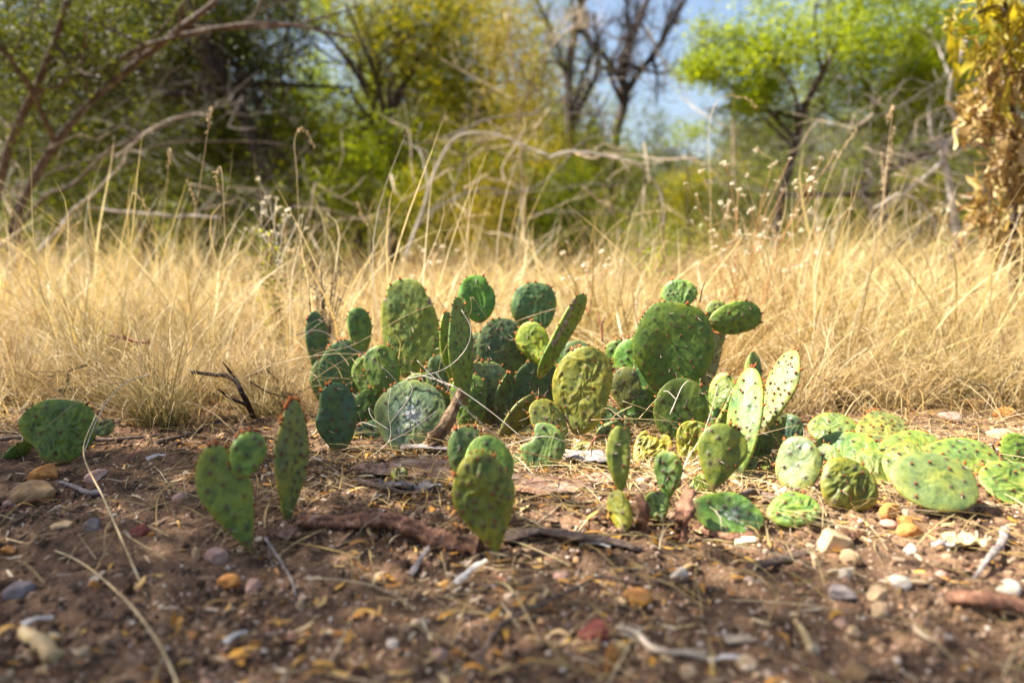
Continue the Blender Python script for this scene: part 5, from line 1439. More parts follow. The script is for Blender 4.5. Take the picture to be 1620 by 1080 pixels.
tree('dark_tree', 'dense dark tree filling the space behind the leaning limbs', 'tree',
     [([(430, 370, 7), (405, 230, 7), (352, 120, 7), (310, 20, 7), (290, -60, 7)], 0.13, 0.07),
      ([(410, 240, 7), (470, 300, 6.8), (500, 350, 6.5)], 0.06, 0.04), ([(350, 130, 7), (260, 150, 6.8), (200, 80, 6.7)], 0.06, 0.02)],
     M['barkDark'], blobs=[(300, 60, 7.4, 1.1, 0.8, 0.7, 380, 20, 0.09), (180, 150, 7.6, 1.2, 0.8, 0.8, 380, 20, 0.09), (400, 160, 7.6, 0.7, 0.8, 0.9, 260, 20, 0.09), (330, 260, 7.8, 0.9, 0.6, 0.5, 160, 18, 0.09), (60, 230, 8, 1.1, 0.6, 0.8, 240, 20, 0.09), (240, -60, 7.2, 1.3, 0.9, 0.6, 260, 20, 0.09), (-150, -260, 7.6, 2.3, 1.6, 0.9, 620, 20, 0.10), (260, -260, 7.2, 1.5, 1.4, 0.6, 330, 20, 0.10), (120, 60, 7.6, 1.2, 0.8, 0.7, 300, 20, 0.09)],  # unseen crown masses high above the view are added to shade the understory
     leaf=0.048, leafmat=M['leafShade'], depth=2, nch=5, group=TG, gap=-0.1)
tree('dark_stemmed_tree', 'slim dark trunked tree between the dark tree and the yellow green one', 'tree',
     [([(450, 360, 7.5), (475, 300, 7.5), (560, 230, 7.5), (600, 120, 7.5), (560, 0, 7.5)], 0.05, 0.03),
      ([(480, 300, 7.5), (460, 200, 7.4), (445, 100, 7.4), (470, 0, 7.4)], 0.035, 0.015)],
     M['barkDark'], blobs=[(530, 150, 8, 0.6, 0.5, 0.7, 260, 18, 0.09), (560, 260, 8, 0.9, 0.5, 0.5, 330, 18, 0.09), (580, 60, 8, 0.5, 0.5, 0.5, 160, 18, 0.09), (480, 270, 8, 0.5, 0.4, 0.5, 120, 18, 0.09), (545, 60, 8, 0.35, 0.4, 0.4, 45, 18, 0.09)],
     leaf=0.036, leafmat=M['leafBright'], depth=2, nch=5, group=TG, gap=0.05)
tree('yellow_green_tree', 'yellow green tree on a blackish trunk, left of the arched branches', 'tree',
     [([(622, 390, 7), (620, 300, 7), (612, 215, 7), (640, 130, 7), (700, 40, 7), (720, -40, 7)], 0.085, 0.05),
      ([(618, 220, 7), (570, 130, 6.9), (520, 60, 6.8), (470, 20, 6.7)], 0.035, 0.012), ([(640, 130, 7), (625, 60, 7), (640, -20, 7)], 0.04, 0.02), ([(720, 250, 7.2), (770, 150, 7.2), (790, 50, 7.2)], 0.05, 0.03)],
     M['barkDark'], blobs=[(660, 60, 7.2, 0.8, 0.6, 0.6, 460, 20, 0.09), (720, 150, 7.2, 0.55, 0.5, 0.6, 300, 18, 0.09), (600, 200, 7.6, 0.5, 0.5, 0.6, 200, 18, 0.09), (730, 20, 7, 0.6, 0.6, 0.3, 160, 20, 0.09), (580, 30, 7.2, 0.5, 0.5, 0.3, 90, 18, 0.09)],
     leaf=0.038, leafmat=M['leafYellow'], depth=2, nch=5, group=TG, gap=0.05)
tree('golden_shrub', 'golden twiggy tree hanging in threads above the arched branches', 'tree',
     [([(830, 380, 6), (825, 260, 6), (815, 130, 6), (800, 20, 6)], 0.025, 0.012), ([(820, 180, 6), (860, 90, 6), (920, 30, 6)], 0.016, 0.006)],
     M['barkTan'], blobs=[(815, 120, 6, 0.24, 0.3, 0.55, 130, 14, 0.07), (800, 40, 6, 0.3, 0.3, 0.3, 80, 14, 0.07), (850, 190, 6, 0.2, 0.3, 0.4, 50, 12, 0.07), (770, 330, 5.6, 0.3, 0.3, 0.3, 110, 14, 0.06), (870, 260, 5.8, 0.35, 0.3, 0.3, 80, 14, 0.06)],
     leaf=0.038, leafmat=M['leafGold'], depth=2, nch=7, group=TG, droop=1.2, aspect=0.2)
tree('bare_tree', 'bare forked tree against the open sky, right of centre', 'tree',
     [([(955, 420, 10), (965, 300, 10), (975, 220, 10), (988, 150, 10), (985, 100, 10), (1010, 40, 10), (1035, -40, 10)], 0.13, 0.05),
      ([(990, 145, 10), (1030, 90, 10), (1060, 40, 10), (1095, -20, 10)], 0.075, 0.04), ([(985, 130, 10), (950, 80, 10), (915, 40, 10), (900, -30, 10)], 0.06, 0.03)],
     M['barkDark'], depth=3, nch=7, group=TG, spread=0.55, frac=0.38, up=0.3)
tree('bare_tree', 'twin trunked dark tree left of the bare forked one', 'tree',
     [([(915, 400, 9), (912, 280, 9), (902, 180, 9), (905, 90, 9), (925, -30, 9)], 0.10, 0.06),
      ([(905, 150, 9), (880, 70, 9), (840, -20, 9)], 0.05, 0.03), ([(908, 190, 9), (945, 110, 9), (940, 20, 9)], 0.05, 0.03)],
     M['barkDark'], blobs=[(910, 90, 9, 0.35, 0.5, 0.5, 35, 16, 0.10), (850, 30, 9, 0.5, 0.5, 0.4, 60, 16, 0.1)], leaf=0.04, leafmat=M['leafMid'], depth=3, nch=6, group=TG, frac=0.3, up=0.3, spread=0.6)
tree('green_bush', 'rounded vivid green bush under the arched branches', 'bush',
     [([(900, 400, 6.2), (898, 340, 6.2), (905, 290, 6.2)], 0.03, 0.012)], M['bark'],
     blobs=[(895, 310, 6.3, 0.26, 0.28, 0.28, 160, 20, 0.06), (930, 370, 6.2, 0.3, 0.25, 0.22, 130, 20, 0.06), (870, 370, 6.3, 0.3, 0.25, 0.22, 90, 20, 0.06)],
     leaf=0.032, leafmat=M['leafBright'], depth=1, nch=5, group='bushes behind the meadow')
tree('green_bush', 'low green bush just right of the rounded vivid one', 'bush',
     [([(1050, 420, 6.5), (1048, 350, 6.5), (1040, 310, 6.5)], 0.025, 0.01)], M['bark'],
     blobs=[(1040, 340, 6.6, 0.22, 0.25, 0.28, 70, 18, 0.06), (1010, 390, 6.5, 0.3, 0.25, 0.15, 60, 18, 0.06)],
     leaf=0.032, leafmat=M['leafMid'], depth=1, nch=5, group='bushes behind the meadow')
tree('spring_green_tree', 'spreading tree with a bright lime crown against the sky on the right', 'tree',
     [([(1225, 420, 6.5), (1232, 330, 6.5), (1262, 215, 6.5), (1275, 160, 6.5), (1330, 60, 6.5), (1380, -30, 6.5)], 0.065, 0.035),
      ([(1262, 215, 6.5), (1258, 150, 6.4), (1225, 95, 6.3), (1190, 60, 6.2)], 0.030, 0.014), ([(1258, 235, 6.5), (1200, 180, 6.4), (1140, 120, 6.2), (1100, 108, 6.1)], 0.022, 0.008),
      ([(1300, 110, 6.5), (1290, 60, 6.4), (1290, 0, 6.3)], 0.02, 0.01), ([(1390, 180, 6.7), (1360, 110, 6.6), (1340, 60, 6.5)], 0.022, 0.012)],
     M['barkDark'],
     blobs=[(1180, 90, 6.3, 0.46, 0.5, 0.26, 120, 26, 0.06), (1290, 60, 6.4, 0.6, 0.6, 0.40, 200, 26, 0.07), (1400, 80, 6.6, 0.6, 0.6, 0.50, 200, 26, 0.07), (1490, 60, 6.8, 0.5, 0.6, 0.5, 170, 24, 0.07), (1440, 140, 6.8, 0.45, 0.4, 0.25, 130, 22, 0.07), (1340, 130, 6.8, 0.4, 0.4, 0.2, 90, 22, 0.07), (1130, 60, 6.4, 0.25, 0.3, 0.2, 50, 22, 0.06), (1175, 165, 6.3, 0.12, 0.2, 0.12, 26, 20, 0.05), (1305, 175, 6.5, 0.14, 0.2, 0.14, 26, 20, 0.05), (1400, 200, 6.7, 0.14, 0.2, 0.16, 26, 20, 0.05), (1500, 190, 6.9, 0.25, 0.2, 0.22, 50, 20, 0.06), (1110, 110, 6.2, 0.16, 0.3, 0.10, 45, 18, 0.05), (1330, -40, 6.4, 0.9, 0.6, 0.35, 260, 20, 0.08), (1230, 140, 6.4, 0.35, 0.4, 0.14, 100, 20, 0.06), (1455, 120, 6.6, 0.2, 0.3, 0.12, 50, 18, 0.06), (1250, 190, 6.6, 0.15, 0.2, 0.10, 30, 16, 0.05)],
     leaf=0.040, leafmat=M['leafBright'], depth=2, nch=4, group=TG, gap=0.22)
for bp in [(585, 280, 6.4, 0.45, 0.5, M['leafBright'], 'loose sunlit bush left of the blackish trunk'),
           (500, 320, 6.6, 0.40, 0.4, M['leafMid'], 'low green bush at the foot of the slim dark trunked tree'),
           (690, 330, 6.0, 0.35, 0.35, M['leafYellow'], 'yellowish bush under the first arching branch'),
           (770, 270, 6.4, 0.42, 0.4, M['leafYellow'], 'tall yellow leaved bush behind the arching branches'),
           (850, 330, 6.8, 0.35, 0.3, M['leafMid'], 'dark green bush left of the rounded vivid one'),
           (1090, 300, 7.5, 0.30, 0.3, M['leafYellow'], 'thin yellowish bush below the open sky'),
           (1350, 320, 7.6, 0.50, 0.4, M['leafMid'], 'dim bush between the lime crowned tree and the crooked one'),
           (1460, 330, 7.2, 0.40, 0.35, M['leafYellow'], 'yellowish bush behind the pale hooked branch'),
           (330, 330, 6.2, 0.45, 0.35, M['leafShade'], 'low bush behind the level fallen pole'),
           (140, 330, 6.0, 0.50, 0.35, M['leafShade'], 'dark bush behind the foot of the leaning tree'),
           (1290, 260, 8.2, 0.70, 0.5, M['leafGrey'], 'greyish bush behind the stem of the lime crowned tree'),
           (1440, 220, 8.2, 0.80, 0.7, M['leafMid'], 'high dim bush behind the crooked dark tree'),
           (1560, 250, 7.5, 0.60, 0.8, M['leafMid'], 'tall bush behind the hanging dead leaves'),
           (1180, 330, 7.0, 0.50, 0.3, M['leafGrey'], 'greyish bush behind the white flowered patch'),
           (940, 260, 7.2, 0.45, 0.4, M['leafMid'], 'green bush between the twin trunked tree and the bare forked one'),
           (730, 200, 6.8, 0.40, 0.5, M['leafYellow'], 'tall yellow bush beside the blackish trunk'),
           (640, 250, 6.6, 0.40, 0.4, M['leafBright'], 'bright bush hiding the lower blackish trunk'),
           (460, 230, 7.0, 0.40, 0.5, M['leafMid'], 'bush half hiding the slim dark trunked tree'),
           (30, 250, 6.4, 0.50, 0.6, M['leafShade'], 'tall dark bush at the left edge behind the leaning tree'),
           (240, 250, 6.4, 0.50, 0.5, M['leafShade'], 'tall dark bush between the leaning tree and the dark tree')]:
    x_, y_, Y_, rx_, rz_, lm_, lab_ = bp
    tree('loose_bush', lab_, 'bush', [([(x_ + 4, 420, Y_), (x_ - 3, y_ + 30, Y_), (x_ + 8, y_ - 20, Y_)], 0.02, 0.008)], M['bark'],
         blobs=[(x_, y_, Y_, rx_, rx_, rz_, 170, 18, 0.07)], leaf=0.036, leafmat=lm_, depth=2, nch=5, group='bushes behind the meadow', gap=0.1)
tree('green_bush', 'lime green sprig growing at the edge of the sky gap', 'bush',
     [([(1090, 420, 7), (1088, 300, 7), (1092, 215, 7)], 0.02, 0.008)], M['bark'],
     blobs=[(1090, 215, 7, 0.14, 0.15, 0.10, 40, 18, 0.06)], leaf=0.036, leafmat=M['leafBright'], depth=1, nch=3, group='bushes behind the meadow')
tree('white_trunked_tree', 'white barked trunk standing left of the hanging dead leaves', 'tree',
     [([(1512, 400, 6), (1508, 330, 6), (1498, 270, 6), (1492, 235, 6), (1515, 205, 6), (1500, 150, 6), (1530, 60, 6)], 0.055, 0.02),
      ([(1495, 240, 6), (1475, 215, 6), (1470, 170, 6)], 0.03, 0.012)], M['barkPale'], depth=2, nch=4, group=TG)
tree('dark_crooked_tree', 'crooked dark tree whose limb runs level behind the white trunk', 'tree',
     [([(1405, 420, 7), (1400, 330, 7), (1405, 230, 7), (1420, 130, 7), (1470, 40, 7)], 0.07, 0.03),
      ([(1400, 270, 7), (1460, 250, 6.8), (1520, 232, 6.6), (1590, 235, 6.4)], 0.04, 0.02), ([(1400, 200, 7), (1330, 190, 6.8), (1270, 165, 6.6), (1180, 200, 6.5)], 0.025, 0.010),
      ([(1440, 190, 7), (1500, 120, 7), (1560, 80, 7)], 0.03, 0.014)], M['bark'], depth=3, nch=6, group=TG, frac=0.35)
tree('grey_leaning_trunk', 'grey trunk leaning right under the hanging dead leaves', 'tree',
     [([(1500, 420, 5.2), (1535, 365, 5.2), (1568, 310, 5.2), (1610, 240, 5.2)], 0.045, 0.02)], M['bark'], depth=2, nch=4, group=TG, frac=0.6)
tree('slim_tree', 'slim straight tan stemmed tree below the lime crown', 'tree',
     [([(1165, 420, 7.2), (1163, 300, 7.2), (1160, 200, 7.2), (1158, 140, 7.2)], 0.028, 0.015)], M['barkTan'], blobs=[(1160, 300, 7.4, 0.5, 0.4, 0.4, 50, 14, 0.09)], leaf=0.035, leafmat=M['leafYellow'], depth=2, nch=5, group=TG)

# arched bare branches over the meadow
def arch(pts, Y, r0, r1, mat, label, nch=3):
    nch = max(1, nch // 2)
    path = smooth_path([P(x, y, Y) for x, y in pts], 40)
    e = empty('arched_branch', P(pts[0][0], pts[0][1], Y), label, 'branch', 'arched bare branches')
    o0 = path[0]
    path = path + 0.03 * np.stack([fbm(path * 4 + k, 3, k + 5) for k in range(3)], 1)
    r0 *= 0.56; r1 *= 0.56
    mb = MB(); V, Q, T = tube(path, r0, r1, 8, 0.15); mb.add(V, Q, T); e.location = o0
    obj('main_branch', mb.build('main_branch', mat, o0), e)
    mt = MB(); tips = []
    for _ in range(nch):
        q = int(rng.integers(6, 38)); d = (path[q + 1] - path[q]); d /= np.linalg.norm(d); d = d + rng.normal(0, 0.5, 3); d[2] += 0.1
        l_ = rng.uniform(0.15, 0.45)
        grow(mt, smooth_path([path[q], path[q] + d * l_ * .5 + rng.normal(0, .04, 3), path[q] + d * l_ + [0, 0, -0.05]], 7), r0 * 0.4, r0 * 0.1, 1, tips, 3, 5)
    if mt.n: obj('twigs', mt.build('twigs', mat, o0), e, 'stuff')
arch([(640, 410), (668, 330), (692, 262), (722, 222), (770, 212), (820, 225), (872, 248)], 4.6, 0.016, 0.009, M['barkPale'], 'thick white branch arching up from the grass to the centre', 4)
arch([(870, 250), (905, 240), (960, 245), (1010, 262), (1042, 295), (1050, 360)], 4.6, 0.013, 0.007, M['barkPale'], 'white branch arching down to the right of the centre', 3)
arch([(650, 380), (690, 330), (760, 300), (820, 305), (880, 270), (920, 225), (980, 210)], 4.9, 0.012, 0.006, M['barkGrey'], 'tan branch wavering behind the white arching ones', 5)
arch([(700, 215), (770, 190), (850, 180), (925, 178), (940, 200)], 5.0, 0.012, 0.005, M['barkGrey'], 'straight grey branch above the white arching ones', 4)
arch([(750, 305), (800, 308), (860, 298), (940, 292), (1010, 300)], 5.0, 0.008, 0.004, M['barkGrey'], 'thin sagging branch below the white arching ones', 4)
arch([(800, 70), (860, 150), (905, 158), (950, 180), (990, 190)], 5.5, 0.009, 0.004, M['barkGrey'], 'thin sinuous branch before the twin trunked tree', 4)
arch([(560, 60), (600, 95), (640, 150), (660, 180), (700, 170)], 5.5, 0.010, 0.005, M['bark'], 'grey drooping branch in front of the yellow green tree', 5)
arch([(840, 340), (890, 335), (950, 335), (1010, 336)], 4.4, 0.006, 0.004, M['barkGrey'], 'low level twig before the vivid green bush', 3)
arch([(660, 350), (710, 300), (740, 240), (800, 200), (860, 170), (930, 130)], 5.2, 0.010, 0.004, M['barkGrey'], 'rising tan branch crossing behind the arches', 6)
arch([(0, 390), (60, 320), (120, 285), (180, 235), (250, 200), (310, 170)], 5.0, 0.022, 0.010, M['bark'], 'grey branch rising from the left edge below the leaning tree', 5)
arch([(60, 400), (110, 340), (160, 290), (200, 255)], 4.8, 0.020, 0.010, M['barkPale'], 'bleached branch leaning up beside the left edge', 4)
arch([(140, 330), (220, 336), (300, 342), (352, 342)], 4.8, 0.016, 0.012, M['barkPale'], 'bleached fallen pole lying level on the left', 1)
arch([(20, 300), (110, 262), (200, 240), (300, 225), (420, 228), (520, 245)], 5.2, 0.012, 0.005, M['bark'], 'long thin branch drooping across the dark tree', 6)
arch([(180, 250), (240, 200), (300, 178), (330, 182)], 4.9, 0.014, 0.008, M['barkPale'], 'short pale branch stub left of the tallest feathery stalk', 2)
arch([(0, 210), (60, 190), (110, 170), (180, 165)], 4.4, 0.008, 0.004, M['bark'], 'thin twig crossing the trunk of the leaning tree', 4)
arch([(1380, 330), (1420, 310), (1450, 320), (1475, 360), (1485, 410)], 4.2, 0.011, 0.006, M['barkPale'], 'pale hooked branch left of the white trunk', 2)
arch([(1280, 230), (1360, 190), (1420, 170), (1480, 130), (1520, 95)], 4.6, 0.008, 0.004, M['barkGrey'], 'pale switch rising to the top of the hanging dead leaves', 4)
arch([(1250, 330), (1300, 270), (1370, 240), (1450, 240)], 5.2, 0.010, 0.004, M['bark'], 'grey bare branch behind the long slanting stalk', 6)
arch([(1380, 420), (1450, 370), (1540, 345), (1600, 300)], 4.4, 0.012, 0.006, M['bark'], 'grey branch low in front of the white trunk', 4)

# hanging column of dead leaves at the right edge
def leaf_big(nseg=6):
    t = np.linspace(0, 1, nseg + 1); w = 0.11 * np.sin(np.pi * np.clip(t * 0.93 + 0.05, 0, 1)) ** 0.8
    zc = -0.30 * t ** 2
    V = []
    for a, ww, z in zip(t, w, zc):
        V += [[a, -ww, z + 0.06 * math.sin(9 * a) + ww * 0.5], [a, 0, z], [a, ww, z + ww * 0.5 - 0.03]]
    V = np.array(V); Q = []
    for i_ in range(nseg):
        a = i_ * 3
        Q += [[a, a + 1, a + 4, a + 3], [a + 1, a + 2, a + 5, a + 4]]
    return V, np.array(Q)
def drape(name, x0, x1, Y, label, n, ytop=-30, ybot=400, gold_to=95):
    b = P((x0 + x1) / 2 + 20, 430, Y); b.z = gz(b.x, b.y)
    e = empty(name, b, label, 'dead plant')
    path = smooth_path([b, P((x0 + x1) / 2 + 10, 250, Y), P((x0 + x1) / 2, 60, Y), P((x0 + x1) / 2 - 5, -60, Y)], 20)
    mb = MB(); V, Q, T = tube(path, 0.018, 0.008, 8, 0.2); mb.add(V, Q, T)
    obj('stem', mb.build('stem', M['bark'], b), e)
    LV, LQ = leaf_big()
    var = {}
    for tone in ('gold', 'brown'):
        var[tone] = []
        for k in range(6):
            W = LV.copy(); W[:, 1] *= rng.uniform(0.6, 1.2); W[:, 2] += 0.10 * np.sin(W[:, 0] * rng.uniform(4, 10) + k) ; W[:, 1] += 0.12 * np.sin(W[:, 0] * 4 + k)
            var[tone].append(mesh('leaf', W, LQ, M['leafGold'] if tone == 'gold' else M['leafBrown'], {'rnd': np.clip(rng.uniform(0, 1) + 0 * W[:, 0] + rng.uniform(-0.15, 0.15, len(W)), 0, 1)}))
    smb = {'gold': MB(), 'brown': MB()}
    for q in range(n * 5):
        t = rng.uniform(0, 1); py = ytop + (ybot - ytop) * t
        wd = (x1 - x0) * (0.62 if t < 0.3 else 0.42 + 0.25 * (1 - t))
        px = (x0 + x1) / 2 + rng.uniform(-1, 1) * wd * (1 + 0.35 * math.sin(py * 0.045)) + 12 * t
        if vnoise(np.array([[px * 0.03, py * 0.02, 1.0]]), 8)[0] < -0.5: continue
        p = P(px, py, Y + rng.uniform(-0.12, 0.12))
        gold = py < gold_to + rng.normal(0, 25)
        if q >= n:      # the small shrivelled ones between, joined
            W = LV * rng.uniform(0.035, 0.08); W[:, 1] *= rng.uniform(0.5, 1.2)
            rm = rand_rot(1)[0]; W = W @ rm.T; W[:, 2] -= 0.02
            smb['gold' if gold else 'brown'].add(W + np.array(p), LQ, None, rnd=rng.random()); continue
        o = obj('leaf', var['gold' if gold else 'brown'][int(rng.integers(6))], e, loc=p - b)
        s_ = rng.choice([0.045, 0.06, 0.08, 0.11, 0.14]) * (1.2 if gold else 1.0); o.scale = (s_, s_, s_)
        o.rotation_euler = (rng.normal(0, 0.5), R(rng.uniform(45, 88)) * (1 if not gold else 0.9), rng.uniform(0, 6.28))
    for tone, m_ in smb.items():
        obj('leaf_fragments', m_.build('leaf_fragments', M['leafGold'] if tone == 'gold' else M['leafBrown'], b), e, 'stuff')
drape('dead_leaf_column', 1534, 1650, 3.0, 'tall stem hung with yellow leaves above and curled brown ones below, right edge', 340)

# woods farther back
def far_tree(px, Y, h, rx, mat, label, dens=1.0, base=430, bark='barkDark'):
    topz = h
    b = P(px, 400, Y); z0 = gz(b.x, Y)
    e = empty('woodland_tree', (b.x, Y, z0), label, 'tree', 'trees of the far woodland')
    lean = rng.normal(0, 0.3)
    path = smooth_path([Vector((b.x, Y, z0 - 0.1)), Vector((b.x + lean * 0.4, Y, h * 0.35)), Vector((b.x + lean, Y, h * 0.8))], 14)
    mb = MB(); V, Q, T = tube(path, 0.10, 0.04, 8, 0.2); mb.add(V, Q, T)
    obj('trunk', mb.build('trunk', M[bark], e.location), e)
    mt = MB(); tips = []
    for _ in range(7):
        q = int(rng.integers(3, 13)); d = rng.normal(0, 1, 3); d[2] = abs(d[2]) * 0.7 + 0.2; d /= np.linalg.norm(d)
        l_ = rx * rng.uniform(0.7, 1.3)
        grow(mt, smooth_path([path[q], path[q] + d * l_ * 0.5 + rng.normal(0, .1, 3), path[q] + d * l_], 7), 0.04, 0.012, 2, tips, 4, 5, 0.7, 0.5)
    obj('twigs', mt.build('twigs', M[bark], e.location), e, 'stuff')
    tp = np.concatenate(tips); nl = int(12500 * dens)
    cc = tp[rng.integers(0, len(tp), nl // 14)] + rng.normal(0, 0.16, (nl // 14, 3))
    C = np.repeat(cc, 14, 0) + rng.normal(0, 0.10, (len(cc) * 14, 3))
    obj('crown', leaves_mesh('crown', C, 0.075, mat, np.array(e.location), np.repeat(rng.uniform(0, 1, len(cc)), 14), 0.2, 0.45), e, 'stuff')
for a in [(-60, 10, 4.2, 1.5, M['leafShade'], 'dark woodland tree beyond the leaning tree, at the left edge', 2.2),
          (100, 11, 4.4, 1.6, M['leafShade'], 'broad dark woodland tree behind the leaning limbs', 2.2),
          (230, 12, 4.6, 1.6, M['leafShade'], 'green woodland tree glimpsed through the dark tree', 1.8),
          (330, 10.5, 4.0, 1.4, M['leafShade'], 'shadowy woodland tree left of the first sky gap', 1.8),
          (470, 13, 2.6, 1.3, M['leafBright'], 'low bright woodland tree beneath the first sky gap', 0.9),
          (560, 12, 3.6, 1.4, M['leafBright'], 'woodland tree right of the first sky gap', 0.8),
          (700, 12, 3.4, 1.4, M['leafYellow'], 'yellowish woodland tree behind the golden threads', 1.5),
          (790, 13, 3.6, 1.4, M['leafYellow'], 'woodland tree behind the white arching branches', 0.9),
          (880, 15, 3.3, 1.4, M['leafGrey'], 'greyish woodland tree behind the twin trunked tree', 0.7),
          (990, 16, 2.7, 1.4, M['leafGrey'], 'low greyish woodland tree at the foot of the bare forked tree', 0.8),
          (1100, 15, 2.4, 1.4, M['leafGrey'], 'low misty woodland tree under the open sky', 0.8),
          (1190, 14, 2.7, 1.3, M['leafGrey'], 'greyish woodland tree below the lime crown', 0.7),
          (1300, 12, 3.0, 1.4, M['leafGrey'], 'grey green woodland tree behind the cream flowered weeds', 0.7),
          (1400, 12, 3.0, 1.3, M['leafMid'], 'woodland tree behind the crooked dark tree', 0.8),
          (1500, 11, 3.4, 1.4, M['leafGrey'], 'greyish woodland tree behind the white trunk', 0.9),
          (1620, 10, 3.6, 1.4, M['leafMid'], 'woodland tree behind the hanging dead leaves', 1.0)]:
    far_tree(*a)

# undergrowth beyond the grass: one low mass of scrub
C = []
for _ in range(5200):
    y = rng.uniform(7.4, 17); x = rng.uniform(-1, 1) * (0.85 * y + 1)
    hgt = 1.05 + 0.8 * vnoise(np.array([[x * 0.6, y * 0.3, 2.0]]), 5)[0] + (0.5 if x < -2 else 0)
    C.append([x, y, rng.uniform(0.0, 1.0) ** 0.8 * hgt])
C = np.array(C); K = rng.uniform(0, 1, len(C))
CC = np.repeat(C, 22, 0) + rng.normal(0, 0.13, (len(C) * 22, 3)); CC[:, 2] = np.abs(CC[:, 2])
o = obj('undergrowth', leaves_mesh('undergrowth', CC, 0.07, M['leafScrub'], np.zeros(3), np.repeat(K, 22), 0.1, 0.4), kind='stuff')
tag(o, 'low green scrub closing the gaps between the trunks', 'undergrowth')
# bare thicket: hundreds of thin crossing twigs
def thicket(name, label, regions, mat):
    mb = MB()
    for (px0, px1, py0, py1, Y0, Y1, n, r, Lm) in regions:
        for _ in range(n):
            Y_ = rng.uniform(Y0, Y1); p = np.array(P(rng.uniform(px0, px1), rng.uniform(py0, py1), Y_))
            L_ = Lm * rng.uniform(0.4, 1.3); d = rng.normal(0, 1, 3) * [1, 0.6, 0.6]; d[2] += 0.1; d /= np.linalg.norm(d)
            b_ = rng.normal(0, 0.2, 3); b_[2] += 0.12
            path = smooth_path([p - d * L_ / 2, p - d * L_ * .2 + rng.normal(0, .07, 3) * L_, p + b_ * L_ * 0.5, p + d * L_ * .3 + rng.normal(0, .07, 3) * L_, p + d * L_ / 2 + rng.normal(0, .08, 3) * L_], 9)
            if path[:, 2].min() < 0: path[:, 2] -= path[:, 2].min() - 0.02
            rr = r * rng.uniform(0.5, 1.4)
            V, Q, T = tube(path, rr, rr * 0.4, 4); mb.add(V, Q, T)
            for _ in range(3):
                q = int(rng.integers(2, 7)); e_ = d + rng.normal(0, 0.6, 3); l2 = L_ * rng.uniform(0.15, 0.4)
                V, Q, T = tube(np.array([path[q], path[q] + e_ * l2 * .5 + rng.normal(0, .03, 3) * L_, path[q] + e_ * l2]), rr * 0.5, rr * 0.2, 3); mb.add(V, Q, T)
    o = obj(name, mb.build(name, mat), kind='stuff'); tag(o, label, 'thicket')
thicket('bare_thicket', 'tangle of thin grey bare twigs in front of the trees', [(-60, 520, 120, 380, 4.6, 7.5, 90, 0.003, 0.9), (1240, 1640, 130, 390, 4.8, 8, 190, 0.003, 0.8), (560, 1180, 240, 390, 5, 8, 50, 0.003, 0.7), (380, 1100, 0, 150, 7, 10, 50, 0.006, 1.0)], M['barkGrey'])
thicket('pale_thicket', 'scattered bleached twigs among the trees', [(-60, 560, 220, 390, 4.2, 5.5, 12, 0.0035, 0.7), (1240, 1640, 180, 390, 4.2, 6, 20, 0.0035, 0.7), (620, 1100, 200, 390, 4.5, 6, 20, 0.0035, 0.7)], M['barkTan'])

thicket('dark_twigs', 'dark dead twigs low in the grass and under the cactus clump', [(0, 520, 590, 680, 1.75, 2.1, 34, 0.0016, 0.13), (560, 1150, 640, 720, 1.5, 1.75, 34, 0.0014, 0.10), (1180, 1620, 600, 650, 1.8, 2.1, 16, 0.0014, 0.12)], M['black'])
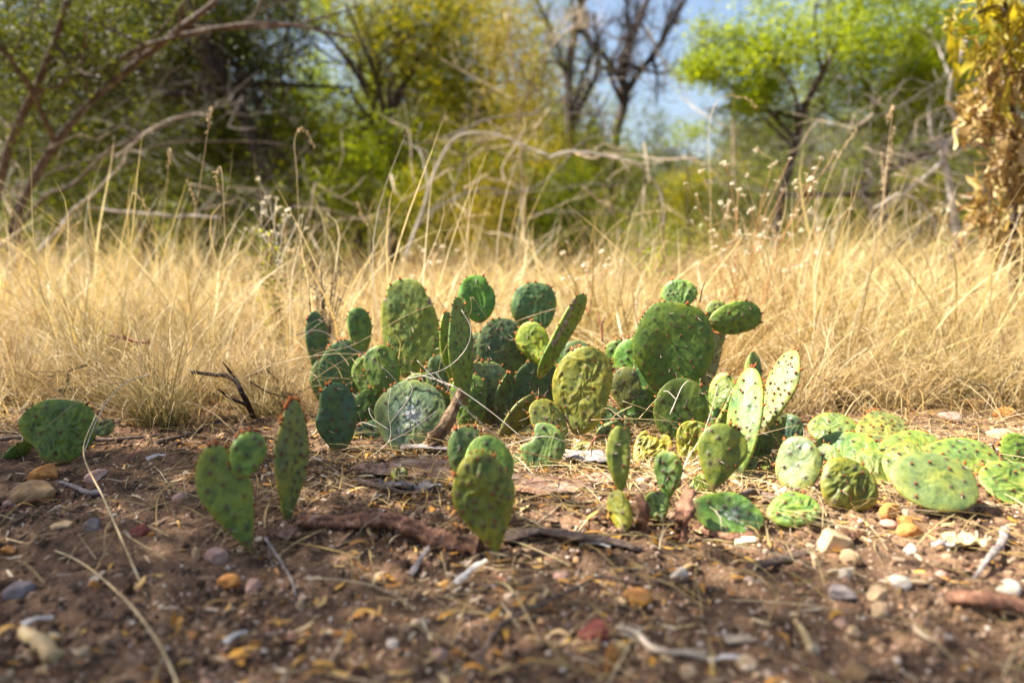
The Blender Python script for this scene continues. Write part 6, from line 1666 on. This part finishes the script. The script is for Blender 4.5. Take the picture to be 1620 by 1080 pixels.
# the wood goes on as one mass behind
C = []
for _ in range(3600):
    y = rng.uniform(19, 30); x = rng.uniform(-1, 1) * (0.9 * y + 2)
    top = 3.2 + 2.0 * vnoise(np.array([[x * 0.25, y * 0.1, 7.0]]), 6)[0]
    if x > 2.5 and x < 9: top *= 0.7
    C.append([x, y, rng.uniform(0, 1) ** 1.1 * max(1.6, top)])
C = np.array(C); K = rng.uniform(0, 1, len(C))
CC = np.repeat(C, 24, 0) + rng.normal(0, 0.33, (len(C) * 24, 3)); CC[:, 2] = np.abs(CC[:, 2])
o = obj('far_woodland', leaves_mesh('far_woodland', CC, 0.26, M['leafGrey'], np.zeros(3), np.repeat(K, 24), 0.1, 0.5), kind='stuff')
tag(o, 'far off pale wood closing the view behind the trees', 'woodland')

# the shade tree that stands left of the camera, its crown reaches over the bare soil
def shade_tree():
    b = Vector((-4.2, 1.9, 0))
    e = empty('overhanging_tree', b, 'tree leaning in from beside the clearing, its crown shading the near soil', 'tree')
    path = smooth_path([b, Vector((-4.0, 1.85, 1.3)), Vector((-3.4, 1.8, 2.6)), Vector((-2.6, 1.7, 3.2))], 16)
    mb = MB(); V, Q, T = tube(path, 0.12, 0.05, 9, 0.2); mb.add(V, Q, T); obj('trunk', mb.build('trunk', M['bark'], b), e)
    cc = []
    def spot(x, y, rad, n, h=2.9):
        # clumps whose shade falls round the soil point x,y
        k = h / SUNV.z
        c0 = np.array([x, y, 0]) + np.array(SUNV) * k
        cc.append(c0 + rng.normal(0, 1, (n, 3)) * np.array([rad, rad, 0.25]))
    for s_ in SHADE: spot(*s_)
    cc_ = np.concatenate(cc)
    mt = MB()
    for q in range(0, len(cc_), 9):
        p0 = path[int(rng.integers(8, 16))]; mid = (p0 + cc_[q]) / 2 + [0, 0, 0.15]
        V, Q, T = tube(smooth_path([p0, mid, cc_[q]], 8), 0.012, 0.003, 4); mt.add(V, Q, T)
    obj('twigs', mt.build('twigs', M['bark'], b), e, 'stuff')
    C = np.repeat(cc_, 16, 0) + rng.normal(0, 0.05, (len(cc_) * 16, 3))
    obj('crown', leaves_mesh('crown', C, 0.04, M['leafMid'], np.array(b), None, 0.2, 0.45), e, 'stuff')
SHADE = [(-0.62, 0.80, 0.22, 210), (-0.22, 0.66, 0.18, 170), (-0.75, 1.25, 0.20, 80), (0.20, 0.62, 0.14, 70), (-0.95, 1.7, 0.3, 60), (-0.45, 1.55, 0.16, 14), (-1.3, 2.4, 0.4, 40), (0.0, 1.75, 0.10, 7), (0.55, 0.62, 0.12, 60), (0.9, 0.75, 0.10, 30), (0.12, 0.9, 0.05, 12), (0.28, 1.62, 0.10, 7)]
shade_tree()
